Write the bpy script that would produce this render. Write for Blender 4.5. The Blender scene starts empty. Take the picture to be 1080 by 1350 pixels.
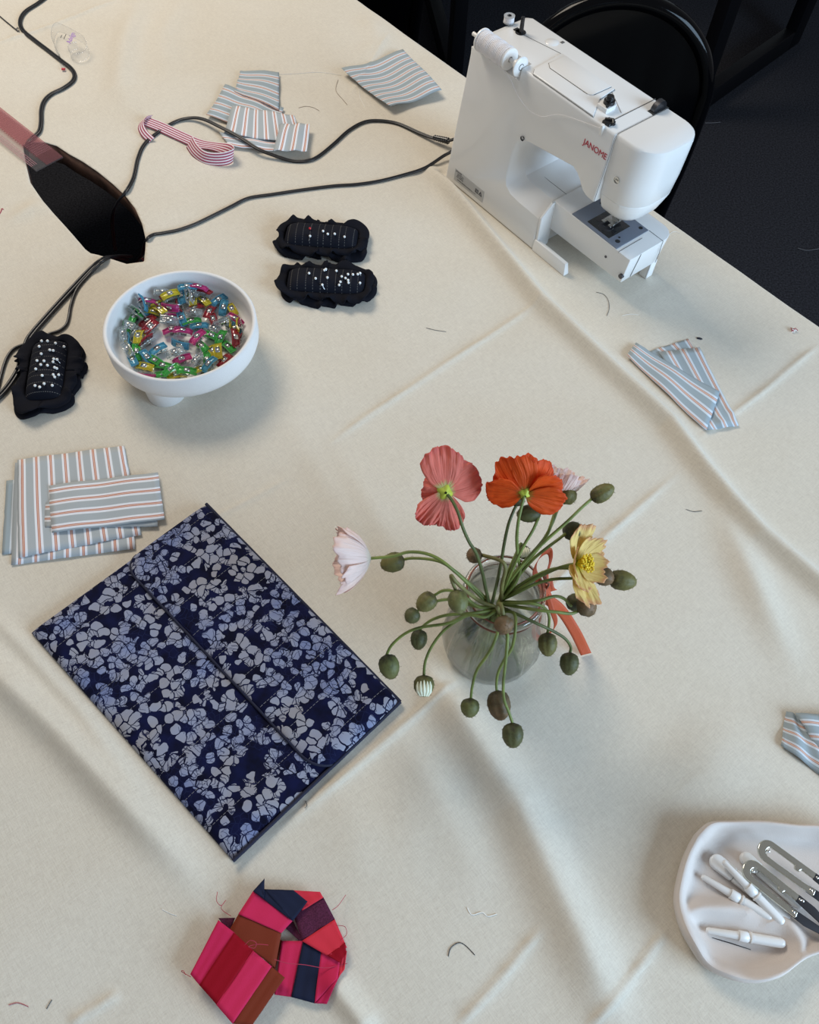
import bpy, bmesh, math, random
import numpy as np
from mathutils import Vector, Matrix, noise as mnoise

random.seed(7)
D = bpy.data
SC = bpy.context.scene
COL = SC.collection
PI = math.pi
R = math.radians

# ------------------------------------------------------------------ camera
TOP = 0.75                       # height of the table top
CAM_H = 0.85                     # camera above the table top
PITCH, ROLL, FPX = R(59), R(3), 1080.0
_F = Vector((0, math.cos(PITCH), -math.sin(PITCH)))
_R0 = Vector((1, 0, 0)); _U0 = _R0.cross(_F)
CR = _R0*math.cos(ROLL) + _U0*math.sin(ROLL)
CU = -_R0*math.sin(ROLL) + _U0*math.cos(ROLL)
CP = Vector((0, 0, TOP + CAM_H))
cam = D.objects.new('camera', D.cameras.new('camera'))
COL.objects.link(cam)
cam.data.sensor_fit = 'HORIZONTAL'; cam.data.sensor_width = 36; cam.data.lens = 36*FPX/1080
cam.data.clip_start = 0.01; cam.data.clip_end = 60
M = Matrix.Identity(4)
for i in range(3):
    M[i][0], M[i][1], M[i][2], M[i][3] = CR[i], CU[i], -_F[i], CP[i]
cam.matrix_world = M
SC.camera = cam

# ------------------------------------------------------------------ world, lights, exposure
SC.view_settings.view_transform = 'Standard'
SC.view_settings.look = 'None'
SC.view_settings.gamma = 1.0
SC.view_settings.use_curve_mapping = False
SC.view_settings.exposure = 0.0
SC.cycles.transparent_max_bounces = 32; SC.cycles.max_bounces = 16; SC.cycles.transmission_bounces = 16
W = D.worlds.new('world'); SC.world = W; W.use_nodes = True
wbg = W.node_tree.nodes['Background']
wbg.inputs['Color'].default_value = (0.93, 0.95, 1.0, 1); wbg.inputs['Strength'].default_value = 0.26

def area(name, loc, target, sx, sy, power, color):
    l = D.lights.new(name, 'AREA'); l.shape = 'RECTANGLE'; l.size = sx; l.size_y = sy
    l.energy = power; l.color = color
    o = D.objects.new(name, l); COL.objects.link(o); o.location = loc
    d = Vector(target) - Vector(loc)
    o.rotation_euler = d.to_track_quat('-Z', 'Y').to_euler()
    return o
C0 = Vector((0, 0.6, TOP))
area('ceiling_light', C0 + Vector((-1.25, 1.65, 2.05)), C0, 1.2, 0.9, 49, (1.0, 0.895, 0.755))
area('window_daylight', C0 + Vector((2.75, -1.55, 1.15)), C0 + Vector((.35, 0, 0)), 1.9, 1.5, 134, (0.55, 0.765, 1.0))

# ------------------------------------------------------------------ helpers: pixels of the photo to points
def ray(x, y):
    return _F + CR*((x - 540)/FPX) - CU*((y - 675)/FPX)
def at(x, y, h=0.0):
    """point of the scene at height h above the table top seen at photo pixel x, y"""
    d = ray(x, y)
    return CP + d*((TOP + h - CP.z)/d.z)
def crop(x0, y0, s):
    return lambda X, Y, h=0.0: at(x0 + X/s, y0 + Y/s, h)
TA = R(-48)                                              # direction of the table's long edge
TE = Vector((math.cos(TA), math.sin(TA), 0)); TN = Vector((-math.sin(TA), math.cos(TA), 0))
def st(p): return p.dot(TE), p.dot(TN)
def fromst(s, n, z=0.0): return TE*s + TN*n + Vector((0, 0, z))

def poly_xy(pts):
    return np.array([[at(x, y).x, at(x, y).y] for x, y in pts])
def dist_poly(X, Y, P):
    """distance to a polyline, and the position 0..1 along it"""
    best = np.full(X.shape, 1e9); tt = np.zeros(X.shape); L = 0
    seg = np.linalg.norm(np.diff(P, axis=0), axis=1); tot = seg.sum()
    for i in range(len(P) - 1):
        a, b = P[i], P[i+1]; d = b - a; l2 = d @ d
        t = np.clip(((X - a[0])*d[0] + (Y - a[1])*d[1])/l2, 0, 1)
        q = np.hypot(X - a[0] - t*d[0], Y - a[1] - t*d[1])
        m = q < best
        best = np.where(m, q, best); tt = np.where(m, (L + t*seg[i])/tot, tt); L += seg[i]
    return best, tt
# (points, height, half width, taper ends)
FOLDS = [
    ([(548,205),(585,248),(620,290),(665,345),(712,402),(760,448),(820,505),(880,560),(925,620),(960,662),(1000,705),(1080,775),(1250,920)], .0125, .0125, .12),
    ([(930,640),(960,700),(1000,790),(1040,870),(1070,930)], .007, .022, .5),
    ([(-90,800),(0,890),(80,965),(150,1040),(220,1115),(300,1205)], .012, .017, .35),
    ([(-60,760),(40,862),(110,940),(190,1050),(250,1120)], .005, .010, .4),
    ([(545,850),(575,900),(620,970),(680,1060),(735,1180),(785,1285),(840,1400)], .0125, .024, .25),
    ([(425,1275),(450,1310),(500,1375)], .007, .010, .3),
    ([(500,930),(600,1090),(660,1220)], .005, .028, .5),
    ([(420,560),(470,640),(540,760),(570,830)], .0025, .02, .5),
    ([(360,520),(430,640),(510,760)], .0018, .02, .5),
    ([(190,-20),(165,60),(158,120),(190,170)], .006, .025, .4),
    ([(250,-20),(215,50),(225,130)], .004, .03, .4),
    ([(60,280),(150,330),(235,345)], .003, .02, .5),
    ([(0,300),(45,275),(75,285)], .003, .015, .5),
    ([(480,10),(500,60),(470,95)], .004, .03, .4),
    ([(800,420),(850,445),(900,470)], .002, .03, .5),
    ([(870,960),(930,1010),(980,1100)], .003, .05, .5),
    ([(520,990),(545,1120),(560,1200)], .0025, .035, .5),
    ([(420,1010),(470,1100),(480,1210)], .002, .03, .5),
]
CREASES = [
    ([(430,590),(480,553),(560,500),(640,448),(716,398)], .0022, .0035),
    ([(180,735),(272,690),(330,660),(385,628)], .0012, .003),
    ([(345,1116),(430,1045),(560,935),(640,865),(740,762),(820,690),(900,620)], .0030, .0040),
    ([(920,580),(1000,522),(1080,455)], .0024, .0035),
    ([(600,1356),(660,1290),(716,1220)], .0024, .0035),
    ([(770,1360),(830,1290),(880,1222)], .0026, .0035),
    ([(-10,62),(50,44),(100,24),(160,0)], .0026, .0045),
    ([(90,1352),(160,1308)], .0022, .004),
    ([(460,130),(515,45)], .0015, .004),
]
_FP = [(poly_xy(p), a, w, t) for p, a, w, t in FOLDS]
_CP = [(poly_xy(p), a, w) for p, a, w in CREASES]
def height(X, Y):
    """wrinkles of the cloth: numpy arrays of world x, y to metres above the flat cloth"""
    X = np.asarray(X, float); Y = np.asarray(Y, float)
    Z = (0.0008*np.sin(X*11 + 1.3*np.sin(Y*7)) + 0.0009*np.sin(Y*9 - 2.0*np.sin(X*5 + 1))
         + 0.0004*np.sin(X*31 + Y*17) + 0.0004*np.sin(Y*37 - X*19) + 0.0022)
    for P, a, w, tp in _FP:
        d, t = dist_poly(X, Y, P)
        e = np.clip(np.minimum(t, 1 - t)/max(tp, 1e-3), 0, 1); e = e*e*(3 - 2*e)
        Z = Z + 1.5*a*e*np.exp(-np.abs(d/(w*.95))**1.8)
    for P, a, w in _CP:
        d, t = dist_poly(X, Y, P)
        e = np.clip(np.minimum(t, 1 - t)/.15, 0, 1)
        Z = Z + 1.5*a*e*np.exp(-np.abs(d)/(w*.8))
    return Z
def ch(p):
    return float(height(p[0], p[1]))
def on(x, y, h=0.0):
    """point h above the wrinkled cloth, seen at photo pixel x, y"""
    p = at(x, y, h)
    p = at(x, y, h + ch(p))
    p.z = TOP + ch(p) + h + CLOTH
    return p
CLOTH = 0.0012

# ------------------------------------------------------------------ mesh builder
class MB:
    def __init__(s): s.v = []; s.f = []; s.m = []; s.uv = []; s.sm = []
    def vert(s, p, uv=(0, 0)):
        s.v.append(tuple(p)); s.uv.append(uv); return len(s.v) - 1
    def face(s, idx, mi=0, smooth=True):
        s.f.append(tuple(idx)); s.m.append(mi); s.sm.append(smooth)
    def grid(s, P, uvs=None, mi=0, flip=False, closed_u=False):
        """P[j][i] rows of points"""
        n, m = len(P), len(P[0]); base = len(s.v)
        for j in range(n):
            for i in range(m):
                s.vert(P[j][i], uvs[j][i] if uvs else (i/(m-1 or 1), j/(n-1 or 1)))
        for j in range(n - 1):
            for i in range(m if closed_u else m - 1):
                a, b = base + j*m + i, base + j*m + (i+1) % m
                q = (a, b, b + m, a + m)
                s.face(q[::-1] if flip else q, mi)
        return base
    def box(s, x0, y0, z0, x1, y1, z1, mi=0):
        b = len(s.v)
        for z in (z0, z1):
            for x, y in ((x0,y0),(x1,y0),(x1,y1),(x0,y1)): s.vert((x, y, z))
        for q in ((3,2,1,0),(4,5,6,7),(0,1,5,4),(1,2,6,5),(2,3,7,6),(3,0,4,7)):
            s.face([b + k for k in q], mi, False)
    def tube(s, pts, rad, n=8, mi=0, caps=True, flat=1.0):
        pts = [Vector(p) for p in pts]
        if not hasattr(rad, '__len__'): rad = [rad]*len(pts)
        t0 = (pts[1] - pts[0]).normalized()
        ref = Vector((0, 0, 1)) if abs(t0.z) < .9 else Vector((1, 0, 0))
        nx = t0.cross(ref).normalized()
        rows = []; L = 0
        for i, p in enumerate(pts):
            a = pts[max(i-1, 0)]; b = pts[min(i+1, len(pts)-1)]
            t = (b - a)
            t = t.normalized() if t.length > 1e-9 else t0
            nx = (nx - t*nx.dot(t))
            nx = nx.normalized() if nx.length > 1e-6 else t.orthogonal().normalized()
            ny = t.cross(nx)
            rows.append([p + nx*(rad[i]*math.cos(2*PI*k/n)) + ny*(rad[i]*flat*math.sin(2*PI*k/n)) for k in range(n)])
        uv = []
        for i in range(len(pts)):
            if i: L += (pts[i] - pts[i-1]).length
            uv.append([(k/n, L) for k in range(n)])
        b = s.grid(rows, uv, mi, closed_u=True)
        if caps:
            s.face([b + k for k in range(n)][::-1], mi)
            e = b + (len(pts) - 1)*n
            s.face([e + k for k in range(n)], mi)
    def lathe(s, prof, n=48, mi=0, center=(0, 0, 0), axis='Z', wob=None, close=False):
        """prof: list of (r, z)"""
        cx, cy, cz = center; rows = []
        for r, z in prof:
            row = []
            for k in range(n):
                a = 2*PI*k/n
                rr = r if wob is None else wob(r, z, a)
                if axis == 'Z': row.append((cx + rr*math.cos(a), cy + rr*math.sin(a), cz + z))
                elif axis == 'X': row.append((cx + z, cy + rr*math.cos(a), cz + rr*math.sin(a)))
                else: row.append((cx + rr*math.sin(a), cy + z, cz + rr*math.cos(a)))
            rows.append(row)
        if close: rows.append(rows[0])
        return s.grid(rows, None, mi, closed_u=True)
    def ball(s, c, r, n=12, mi=0, sc=(1, 1, 1), rot=None):
        prof = [(max(math.sin(PI*i/n), 1e-4), -math.cos(PI*i/n)) for i in range(n + 1)]
        b = len(s.v)
        s.lathe(prof, n*2 if n < 10 else n + 6, mi)
        for i in range(b, len(s.v)):
            p = Vector((s.v[i][0]*sc[0], s.v[i][1]*sc[1], s.v[i][2]*sc[2]))*r
            if rot is not None: p = rot @ p
            s.v[i] = tuple(p + Vector(c))
    def prism(s, poly, z0, z1, mi=0, xf=None, smooth=False):
        b = len(s.v); n = len(poly)
        for z in (z0, z1):
            for x, y in poly:
                p = (x, y, z)
                s.vert(xf(p) if xf else p)
        s.face([b + i for i in range(n)][::-1], mi, smooth)
        s.face([b + n + i for i in range(n)], mi, smooth)
        for i in range(n):
            j = (i+1) % n
            s.face((b+i, b+j, b+n+j, b+n+i), mi, smooth)
    def move(s, b, mat):
        for i in range(b, len(s.v)): s.v[i] = tuple(mat @ Vector(s.v[i]))
    def build(s, name, mats, parent=None, loc=None, rot=None, bevel=0, seg=2, solid=0, subsurf=0, weld=False, ang=35, soff=0):
        if not isinstance(mats, (list, tuple)): mats = [mats]
        me = D.meshes.new(name)
        V = s.v
        if loc is not None and rot is None:
            l = Vector(loc); V = [(a - l.x, b - l.y, c - l.z) for a, b, c in V]
        me.from_pydata(V, [], s.f)
        for m in mats: me.materials.append(m)
        me.polygons.foreach_set('material_index', s.m)
        me.polygons.foreach_set('use_smooth', s.sm)
        ul = me.uv_layers.new(name='UVMap')
        li = np.zeros(len(me.loops), dtype=np.int32); me.loops.foreach_get('vertex_index', li)
        ul.data.foreach_set('uv', np.array(s.uv, dtype=np.float32)[li].ravel())
        me.update()
        if bevel or weld:
            bm = bmesh.new(); bm.from_mesh(me)
            if weld: bmesh.ops.remove_doubles(bm, verts=bm.verts, dist=1e-6)
            bmesh.ops.recalc_face_normals(bm, faces=bm.faces)
            if bevel:
                ed = [e for e in bm.edges if len(e.link_faces) == 2 and e.calc_face_angle(0) > R(ang)]
                bmesh.ops.bevel(bm, geom=ed, offset=bevel, segments=seg, profile=.5, affect='EDGES', clamp_overlap=True)
            bm.to_mesh(me); bm.free()
            me.polygons.foreach_set('use_smooth', [True]*len(me.polygons))
            me.set_sharp_from_angle(angle=R(40))
        else: me.set_sharp_from_angle(angle=R(62))
        o = D.objects.new(name, me); COL.objects.link(o)
        if loc is not None: o.location = loc
        if rot is not None: o.rotation_euler = rot
        if parent is not None: o.parent = parent
        if subsurf:
            md = o.modifiers.new('sub', 'SUBSURF'); md.levels = subsurf; md.render_levels = subsurf
        if solid:
            md = o.modifiers.new('solid', 'SOLIDIFY'); md.thickness = solid; md.offset = soff
        return o

def tag(o, label, cat, group=None, kind=None):
    if label: o['label'] = label
    if cat: o['category'] = cat
    if group: o['group'] = group
    if kind: o['kind'] = kind
    return o
def empty(name, loc, label, cat, group=None, rotz=0, mat=None):
    o = D.objects.new(name, None); COL.objects.link(o); o.empty_display_size = .02
    if mat is not None: o.matrix_world = mat
    else: o.location = loc; o.rotation_euler = (0, 0, rotz)
    return tag(o, label, cat, group)
def catmull(P, n=8):
    P = [Vector(p) for p in P]; out = []
    for i in range(len(P) - 1):
        p0, p1, p2, p3 = P[max(i-1, 0)], P[i], P[i+1], P[min(i+2, len(P)-1)]
        for k in range(n):
            t = k/n
            out.append(.5*((2*p1) + (p2 - p0)*t + (2*p0 - 5*p1 + 4*p2 - p3)*t*t + (3*p1 - p0 - 3*p2 + p3)*t**3))
    out.append(P[-1]); return out
def arc(cx, cy, r, a0, a1, n=6):
    return [(cx + r*math.cos(R(a0 + (a1-a0)*i/n)), cy + r*math.sin(R(a0 + (a1-a0)*i/n))) for i in range(n + 1)]
def boolean_cut(o, cutter):
    md = o.modifiers.new('b', 'BOOLEAN'); md.operation = 'DIFFERENCE'; md.object = cutter; md.solver = 'EXACT'
    dg = bpy.context.evaluated_depsgraph_get()
    me = D.meshes.new_from_object(o.evaluated_get(dg))
    o.modifiers.clear(); o.data = me
    D.objects.remove(cutter)
def text_mesh(name, body, size, mat, parent, M4, depth=.0001, align='CENTER', shear=0, spacing=1):
    cu = D.curves.new(name, 'FONT'); cu.body = body; cu.size = size; cu.extrude = depth
    cu.align_x = align; cu.align_y = 'CENTER'; cu.shear = shear; cu.space_character = spacing
    t = D.objects.new(name, cu); COL.objects.link(t)
    dg = bpy.context.evaluated_depsgraph_get()
    me = D.meshes.new_from_object(t.evaluated_get(dg))
    D.objects.remove(t)
    me.materials.clear(); me.materials.append(mat)
    o = D.objects.new(name, me); COL.objects.link(o)
    o.parent = parent; o.matrix_local = M4
    return o

# ------------------------------------------------------------------ materials
def newmat(name):
    m = D.materials.new(name); m.use_nodes = True
    nt = m.node_tree
    return m, nt, nt.nodes['Principled BSDF'], nt.nodes['Material Output']
def simple(name, col, rough=.5, metal=0, spec=.5, bump=0, bscale=200, var=0, vscale=30, coat=0):
    m, nt, b, out = newmat(name)
    b.inputs['Base Color'].default_value = (*col, 1); b.inputs['Roughness'].default_value = rough
    b.inputs['Metallic'].default_value = metal; b.inputs['Specular IOR Level'].default_value = spec
    b.inputs['Coat Weight'].default_value = coat
    tc = nt.nodes.new('ShaderNodeTexCoord')
    if bump:
        n = nt.nodes.new('ShaderNodeTexNoise'); n.inputs['Scale'].default_value = bscale; n.inputs['Detail'].default_value = 3
        nt.links.new(tc.outputs['Object'], n.inputs['Vector'])
        bp = nt.nodes.new('ShaderNodeBump'); bp.inputs['Strength'].default_value = bump; bp.inputs['Distance'].default_value = .001
        nt.links.new(n.outputs[0], bp.inputs['Height']); nt.links.new(bp.outputs[0], b.inputs['Normal'])
    if var:
        n = nt.nodes.new('ShaderNodeTexNoise'); n.inputs['Scale'].default_value = vscale; n.inputs['Detail'].default_value = 4
        nt.links.new(tc.outputs['Object'], n.inputs['Vector'])
        r = nt.nodes.new('ShaderNodeValToRGB')
        r.color_ramp.elements[0].position = .3; r.color_ramp.elements[1].position = .7
        r.color_ramp.elements[0].color = (*[c*(1-var) for c in col], 1); r.color_ramp.elements[1].color = (*[min(1, c*(1+var)) for c in col], 1)
        nt.links.new(n.outputs[0], r.inputs[0]); nt.links.new(r.outputs[0], b.inputs['Base Color'])
    return m
def ramp(nt, stops, interp='CONSTANT'):
    r = nt.nodes.new('ShaderNodeValToRGB'); cr = r.color_ramp; cr.interpolation = interp
    while len(cr.elements) < len(stops): cr.elements.new(.5)
    for e, (p, c) in zip(cr.elements, stops): e.position = p; e.color = (*c, 1)
    return r
def math_n(nt, op, a, b=None, c=None):
    n = nt.nodes.new('ShaderNodeMath'); n.operation = op
    for i, x in enumerate((a, b, c)):
        if x is None: continue
        if isinstance(x, (int, float)): n.inputs[i].default_value = x
        else: nt.links.new(x, n.inputs[i])
    return n.outputs[0]
def mixc(nt, f, a, b, mode='MIX'):
    n = nt.nodes.new('ShaderNodeMix'); n.data_type = 'RGBA'; n.blend_type = mode
    if isinstance(f, (int, float)): n.inputs[0].default_value = f
    else: nt.links.new(f, n.inputs[0])
    for i, x in ((6, a), (7, b)):
        if isinstance(x, tuple): n.inputs[i].default_value = (*x, 1)
        else: nt.links.new(x, n.inputs[i])
    return n.outputs[2]
def schlick(nt):
    lw = nt.nodes.new('ShaderNodeLayerWeight'); lw.inputs[0].default_value = .5
    return math_n(nt, 'ADD', .04, math_n(nt, 'MULTIPLY', .9, math_n(nt, 'POWER', lw.outputs['Facing'], 4.5)))
def clear_plastic(name, col, opac, rough=.12, dif=None, refl=1.0):
    """see-through plastic: tinted transparency, body colour and a gloss coat"""
    m, nt, b, out = newmat(name)
    b.inputs['Base Color'].default_value = (*(dif or col), 1); b.inputs['Roughness'].default_value = rough
    b.inputs['Specular IOR Level'].default_value = .6
    t = nt.nodes.new('ShaderNodeBsdfTransparent'); t.inputs[0].default_value = (*col, 1)
    g = nt.nodes.new('ShaderNodeBsdfGlossy'); g.inputs['Roughness'].default_value = rough*.6
    mx = nt.nodes.new('ShaderNodeMixShader'); mx.inputs[0].default_value = opac
    nt.links.new(t.outputs[0], mx.inputs[1]); nt.links.new(b.outputs[0], mx.inputs[2])
    lw = schlick(nt)
    m2 = nt.nodes.new('ShaderNodeMixShader')
    nt.links.new(math_n(nt, 'MULTIPLY', lw, refl), m2.inputs[0])
    nt.links.new(mx.outputs[0], m2.inputs[1]); nt.links.new(g.outputs[0], m2.inputs[2])
    nt.links.new(m2.outputs[0], out.inputs['Surface'])
    return m

def cloth_mat():
    m, nt, b, out = newmat('calico_cloth')
    tc = nt.nodes.new('ShaderNodeTexCoord')
    mp = nt.nodes.new('ShaderNodeMapping'); mp.inputs['Rotation'].default_value = (0, 0, -TA + R(2))
    nt.links.new(tc.outputs['Object'], mp.inputs[0])
    def streak(sx, sy, det=2):
        q = nt.nodes.new('ShaderNodeMapping'); q.inputs['Scale'].default_value = (sx, sy, 1)
        nt.links.new(mp.outputs[0], q.inputs[0])
        n = nt.nodes.new('ShaderNodeTexNoise'); n.inputs['Scale'].default_value = 1; n.inputs['Detail'].default_value = det
        nt.links.new(q.outputs[0], n.inputs['Vector']); return n.outputs[0]
    a = streak(110, 900); c = streak(900, 110); big = streak(7, 7, 3); f = streak(700, 700)
    s = math_n(nt, 'ADD', a, c)
    r = ramp(nt, [(.35, (.575, .520, .440)), (.65, (.730, .675, .572))], 'LINEAR')
    nt.links.new(math_n(nt, 'MULTIPLY', s, .5), r.inputs[0])
    col = mixc(nt, .35, r.outputs[0], ramp_from(nt, big, [(.3, (.62, .55, .43)), (.7, (.70, .66, .57))]))
    col = mixc(nt, .12, col, ramp_from(nt, f, [(.38, (.42, .36, .27)), (.46, (.70, .65, .55))]))
    nt.links.new(col, b.inputs['Base Color'])
    b.inputs['Roughness'].default_value = .85; b.inputs['Specular IOR Level'].default_value = .25
    b.inputs['Sheen Weight'].default_value = .15
    bp = nt.nodes.new('ShaderNodeBump'); bp.inputs['Strength'].default_value = .22; bp.inputs['Distance'].default_value = .0005
    nt.links.new(s, bp.inputs['Height']); nt.links.new(bp.outputs[0], b.inputs['Normal'])
    return m
def ramp_from(nt, fac, stops, interp='LINEAR'):
    r = ramp(nt, stops, interp); nt.links.new(fac, r.inputs[0]); return r.outputs[0]
def uvxy(nt):
    tc = nt.nodes.new('ShaderNodeTexCoord'); sp = nt.nodes.new('ShaderNodeSeparateXYZ')
    nt.links.new(tc.outputs['UV'], sp.inputs[0]); return tc, sp.outputs[0], sp.outputs[1]
def stripe_mat(name, period, stops, check=True, faded=0.0):
    """woven stripes across uv.x (metres)"""
    m, nt, b, out = newmat(name)
    tc, u, v = uvxy(nt)
    fr = math_n(nt, 'FRACT', math_n(nt, 'DIVIDE', u, period))
    col = ramp_from(nt, fr, stops, 'CONSTANT')
    if check:
        k = 2*PI/.0022
        x = math_n(nt, 'SINE', math_n(nt, 'MULTIPLY', math_n(nt, 'ADD', u, v), k))
        y = math_n(nt, 'SINE', math_n(nt, 'MULTIPLY', math_n(nt, 'SUBTRACT', u, v), k))
        h = math_n(nt, 'MULTIPLY', math_n(nt, 'GREATER_THAN', math_n(nt, 'MAXIMUM', x, y), .82), .30)
        g = math_n(nt, 'MULTIPLY', h, math_n(nt, 'LESS_THAN', fr, stops[1][0]))
        col = mixc(nt, g, col, (.28, .32, .36))
    nt.links.new(col, b.inputs['Base Color'])
    b.inputs['Roughness'].default_value = .8; b.inputs['Specular IOR Level'].default_value = .2
    n = nt.nodes.new('ShaderNodeTexNoise'); n.inputs['Scale'].default_value = 900
    nt.links.new(tc.outputs['UV'], n.inputs['Vector'])
    bp = nt.nodes.new('ShaderNodeBump'); bp.inputs['Strength'].default_value = .25; bp.inputs['Distance'].default_value = .0005
    nt.links.new(n.outputs[0], bp.inputs['Height']); nt.links.new(bp.outputs[0], b.inputs['Normal'])
    return m
BLUE = (.43, .47, .49); WHT = (.80, .83, .88); ORG = (.52, .19, .13); CRM = (.74, .56, .46)
def stripes(o=ORG, g=BLUE, w=WHT):
    return [(0, g), (.46, w), (.61, o), (.665, CRM), (.715, o), (.77, w), (.93, g)]
M_STR = stripe_mat('striped_cotton', .0175, stripes())
M_STR_B = stripe_mat('striped_cotton_wrong_side', .0175, stripes((.50, .25, .19), (.33, .39, .42), (.62, .68, .73)), False)
M_PINKSTR = stripe_mat('pink_striped_ribbon', .0042, [(0, (.38, .08, .13)), (.45, (.80, .72, .74)), (.9, (.38, .08, .13))], False)

def batik():
    m, nt, b, out = newmat('batik_cotton')
    tc = nt.nodes.new('ShaderNodeTexCoord')
    nz = nt.nodes.new('ShaderNodeTexNoise'); nz.inputs['Scale'].default_value = 55; nz.inputs['Detail'].default_value = 2
    nt.links.new(tc.outputs['UV'], nz.inputs['Vector'])
    off = nt.nodes.new('ShaderNodeVectorMath'); off.operation = 'MULTIPLY_ADD'
    nt.links.new(nz.outputs['Color'], off.inputs[0]); off.inputs[1].default_value = (.013, .013, 0); 
    nt.links.new(tc.outputs['UV'], off.inputs[2])
    mask = None; veins = None
    for k, (sc, sh) in enumerate(((38, 0),)):
        mp = nt.nodes.new('ShaderNodeMapping'); mp.inputs['Location'].default_value = (sh, sh*.7, 0)
        nt.links.new(off.outputs[0], mp.inputs[0])
        vo = nt.nodes.new('ShaderNodeTexVoronoi'); vo.voronoi_dimensions = '2D'; vo.inputs['Scale'].default_value = sc
        vo.inputs['Randomness'].default_value = .85
        nt.links.new(mp.outputs[0], vo.inputs['Vector'])
        sb = nt.nodes.new('ShaderNodeVectorMath'); sb.operation = 'SUBTRACT'
        nt.links.new(mp.outputs[0], sb.inputs[0]); nt.links.new(vo.outputs['Position'], sb.inputs[1])
        sp = nt.nodes.new('ShaderNodeSeparateXYZ'); nt.links.new(sb.outputs[0], sp.inputs[0])
        an = math_n(nt, 'ARCTAN2', sp.outputs[1], sp.outputs[0])
        ln = nt.nodes.new('ShaderNodeVectorMath'); ln.operation = 'LENGTH'; nt.links.new(sb.outputs[0], ln.inputs[0])
        rr = ln.outputs['Value']
        sc2 = nt.nodes.new('ShaderNodeSeparateColor'); nt.links.new(vo.outputs['Color'], sc2.inputs[0])
        ph = math_n(nt, 'MULTIPLY', sc2.outputs[0], 6.28)
        lob = math_n(nt, 'POWER', math_n(nt, 'ABSOLUTE', math_n(nt, 'SINE', math_n(nt, 'ADD', math_n(nt, 'MULTIPLY', an, 2.5), ph))), .45)
        lim = math_n(nt, 'MULTIPLY', math_n(nt, 'ADD', math_n(nt, 'MULTIPLY', lob, .48), math_n(nt, 'ADD', .34, math_n(nt, 'MULTIPLY', sc2.outputs[1], .30))), .0122 if k == 0 else .0105)
        inn = math_n(nt, 'LESS_THAN', rr, lim)
        eye = math_n(nt, 'GREATER_THAN', rr, .0030 if k == 0 else .0018)
        half = math_n(nt, 'GREATER_THAN', math_n(nt, 'SINE', math_n(nt, 'ADD', an, math_n(nt, 'MULTIPLY', sc2.outputs[2], 6.28))), -.75)
        mk = math_n(nt, 'MULTIPLY', math_n(nt, 'MULTIPLY', inn, eye), half)
        if k: mk = math_n(nt, 'MULTIPLY', mk, math_n(nt, 'GREATER_THAN', sc2.outputs[1], .45))
        vn = math_n(nt, 'SINE', math_n(nt, 'ADD', math_n(nt, 'MULTIPLY', an, 11), math_n(nt, 'MULTIPLY', nz.outputs[0], 24)))
        vn = math_n(nt, 'GREATER_THAN', vn, .74)
        vn = math_n(nt, 'MULTIPLY', vn, mk)
        mask = mk if mask is None else math_n(nt, 'MAXIMUM', mask, mk)
        veins = vn if veins is None else math_n(nt, 'MAXIMUM', veins, vn)
    # rounded petal blobs between the flowers
    vb = nt.nodes.new('ShaderNodeTexVoronoi'); vb.voronoi_dimensions = '2D'; vb.inputs['Scale'].default_value = 88
    ve = nt.nodes.new('ShaderNodeTexVoronoi'); ve.voronoi_dimensions = '2D'; ve.inputs['Scale'].default_value = 88; ve.feature = 'DISTANCE_TO_EDGE'
    nt.links.new(off.outputs[0], vb.inputs['Vector']); nt.links.new(off.outputs[0], ve.inputs['Vector'])
    cb_ = nt.nodes.new('ShaderNodeSeparateColor'); nt.links.new(vb.outputs['Color'], cb_.inputs[0])
    blob = math_n(nt, 'MULTIPLY', math_n(nt, 'LESS_THAN', vb.outputs['Distance'], math_n(nt, 'ADD', .36, math_n(nt, 'MULTIPLY', cb_.outputs[1], .16))), math_n(nt, 'GREATER_THAN', ve.outputs['Distance'], .055))
    blob = math_n(nt, 'MULTIPLY', blob, math_n(nt, 'GREATER_THAN', cb_.outputs[0], .34))
    vl = math_n(nt, 'LESS_THAN', ve.outputs['Distance'], .045)
    mask = math_n(nt, 'MAXIMUM', math_n(nt, 'MULTIPLY', mask, math_n(nt, 'SUBTRACT', 1, vl)), blob)
    veins = math_n(nt, 'MULTIPLY', veins, math_n(nt, 'SUBTRACT', 1, blob))
    # fine crackle and dots
    v2 = nt.nodes.new('ShaderNodeTexVoronoi'); v2.voronoi_dimensions = '2D'; v2.feature = 'DISTANCE_TO_EDGE'; v2.inputs['Scale'].default_value = 150
    nt.links.new(off.outputs[0], v2.inputs['Vector'])
    crack = math_n(nt, 'LESS_THAN', v2.outputs['Distance'], .045)
    n3 = nt.nodes.new('ShaderNodeTexNoise'); n3.inputs['Scale'].default_value = 14; n3.inputs['Detail'].default_value = 3
    nt.links.new(tc.outputs['UV'], n3.inputs['Vector'])
    crack = math_n(nt, 'MULTIPLY', crack, math_n(nt, 'GREATER_THAN', n3.outputs[0], .50))
    dark = math_n(nt, 'MINIMUM', math_n(nt, 'ADD', veins, crack), 1)
    light = ramp_from(nt, n3.outputs[0], [(.35, (.29, .285, .32)), (.5, (.27, .285, .37)), (.65, (.17, .205, .36))])
    navy = ramp_from(nt, nz.outputs[0], [(.35, (.0035, .004, .015)), (.65, (.006, .008, .040))])
    col = mixc(nt, mask, navy, light)
    col = mixc(nt, math_n(nt, 'MULTIPLY', dark, .8), col, (.012, .016, .055))
    # quilting stitches along uv.y
    su = nt.nodes.new('ShaderNodeSeparateXYZ'); nt.links.new(tc.outputs['UV'], su.inputs[0])
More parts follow.
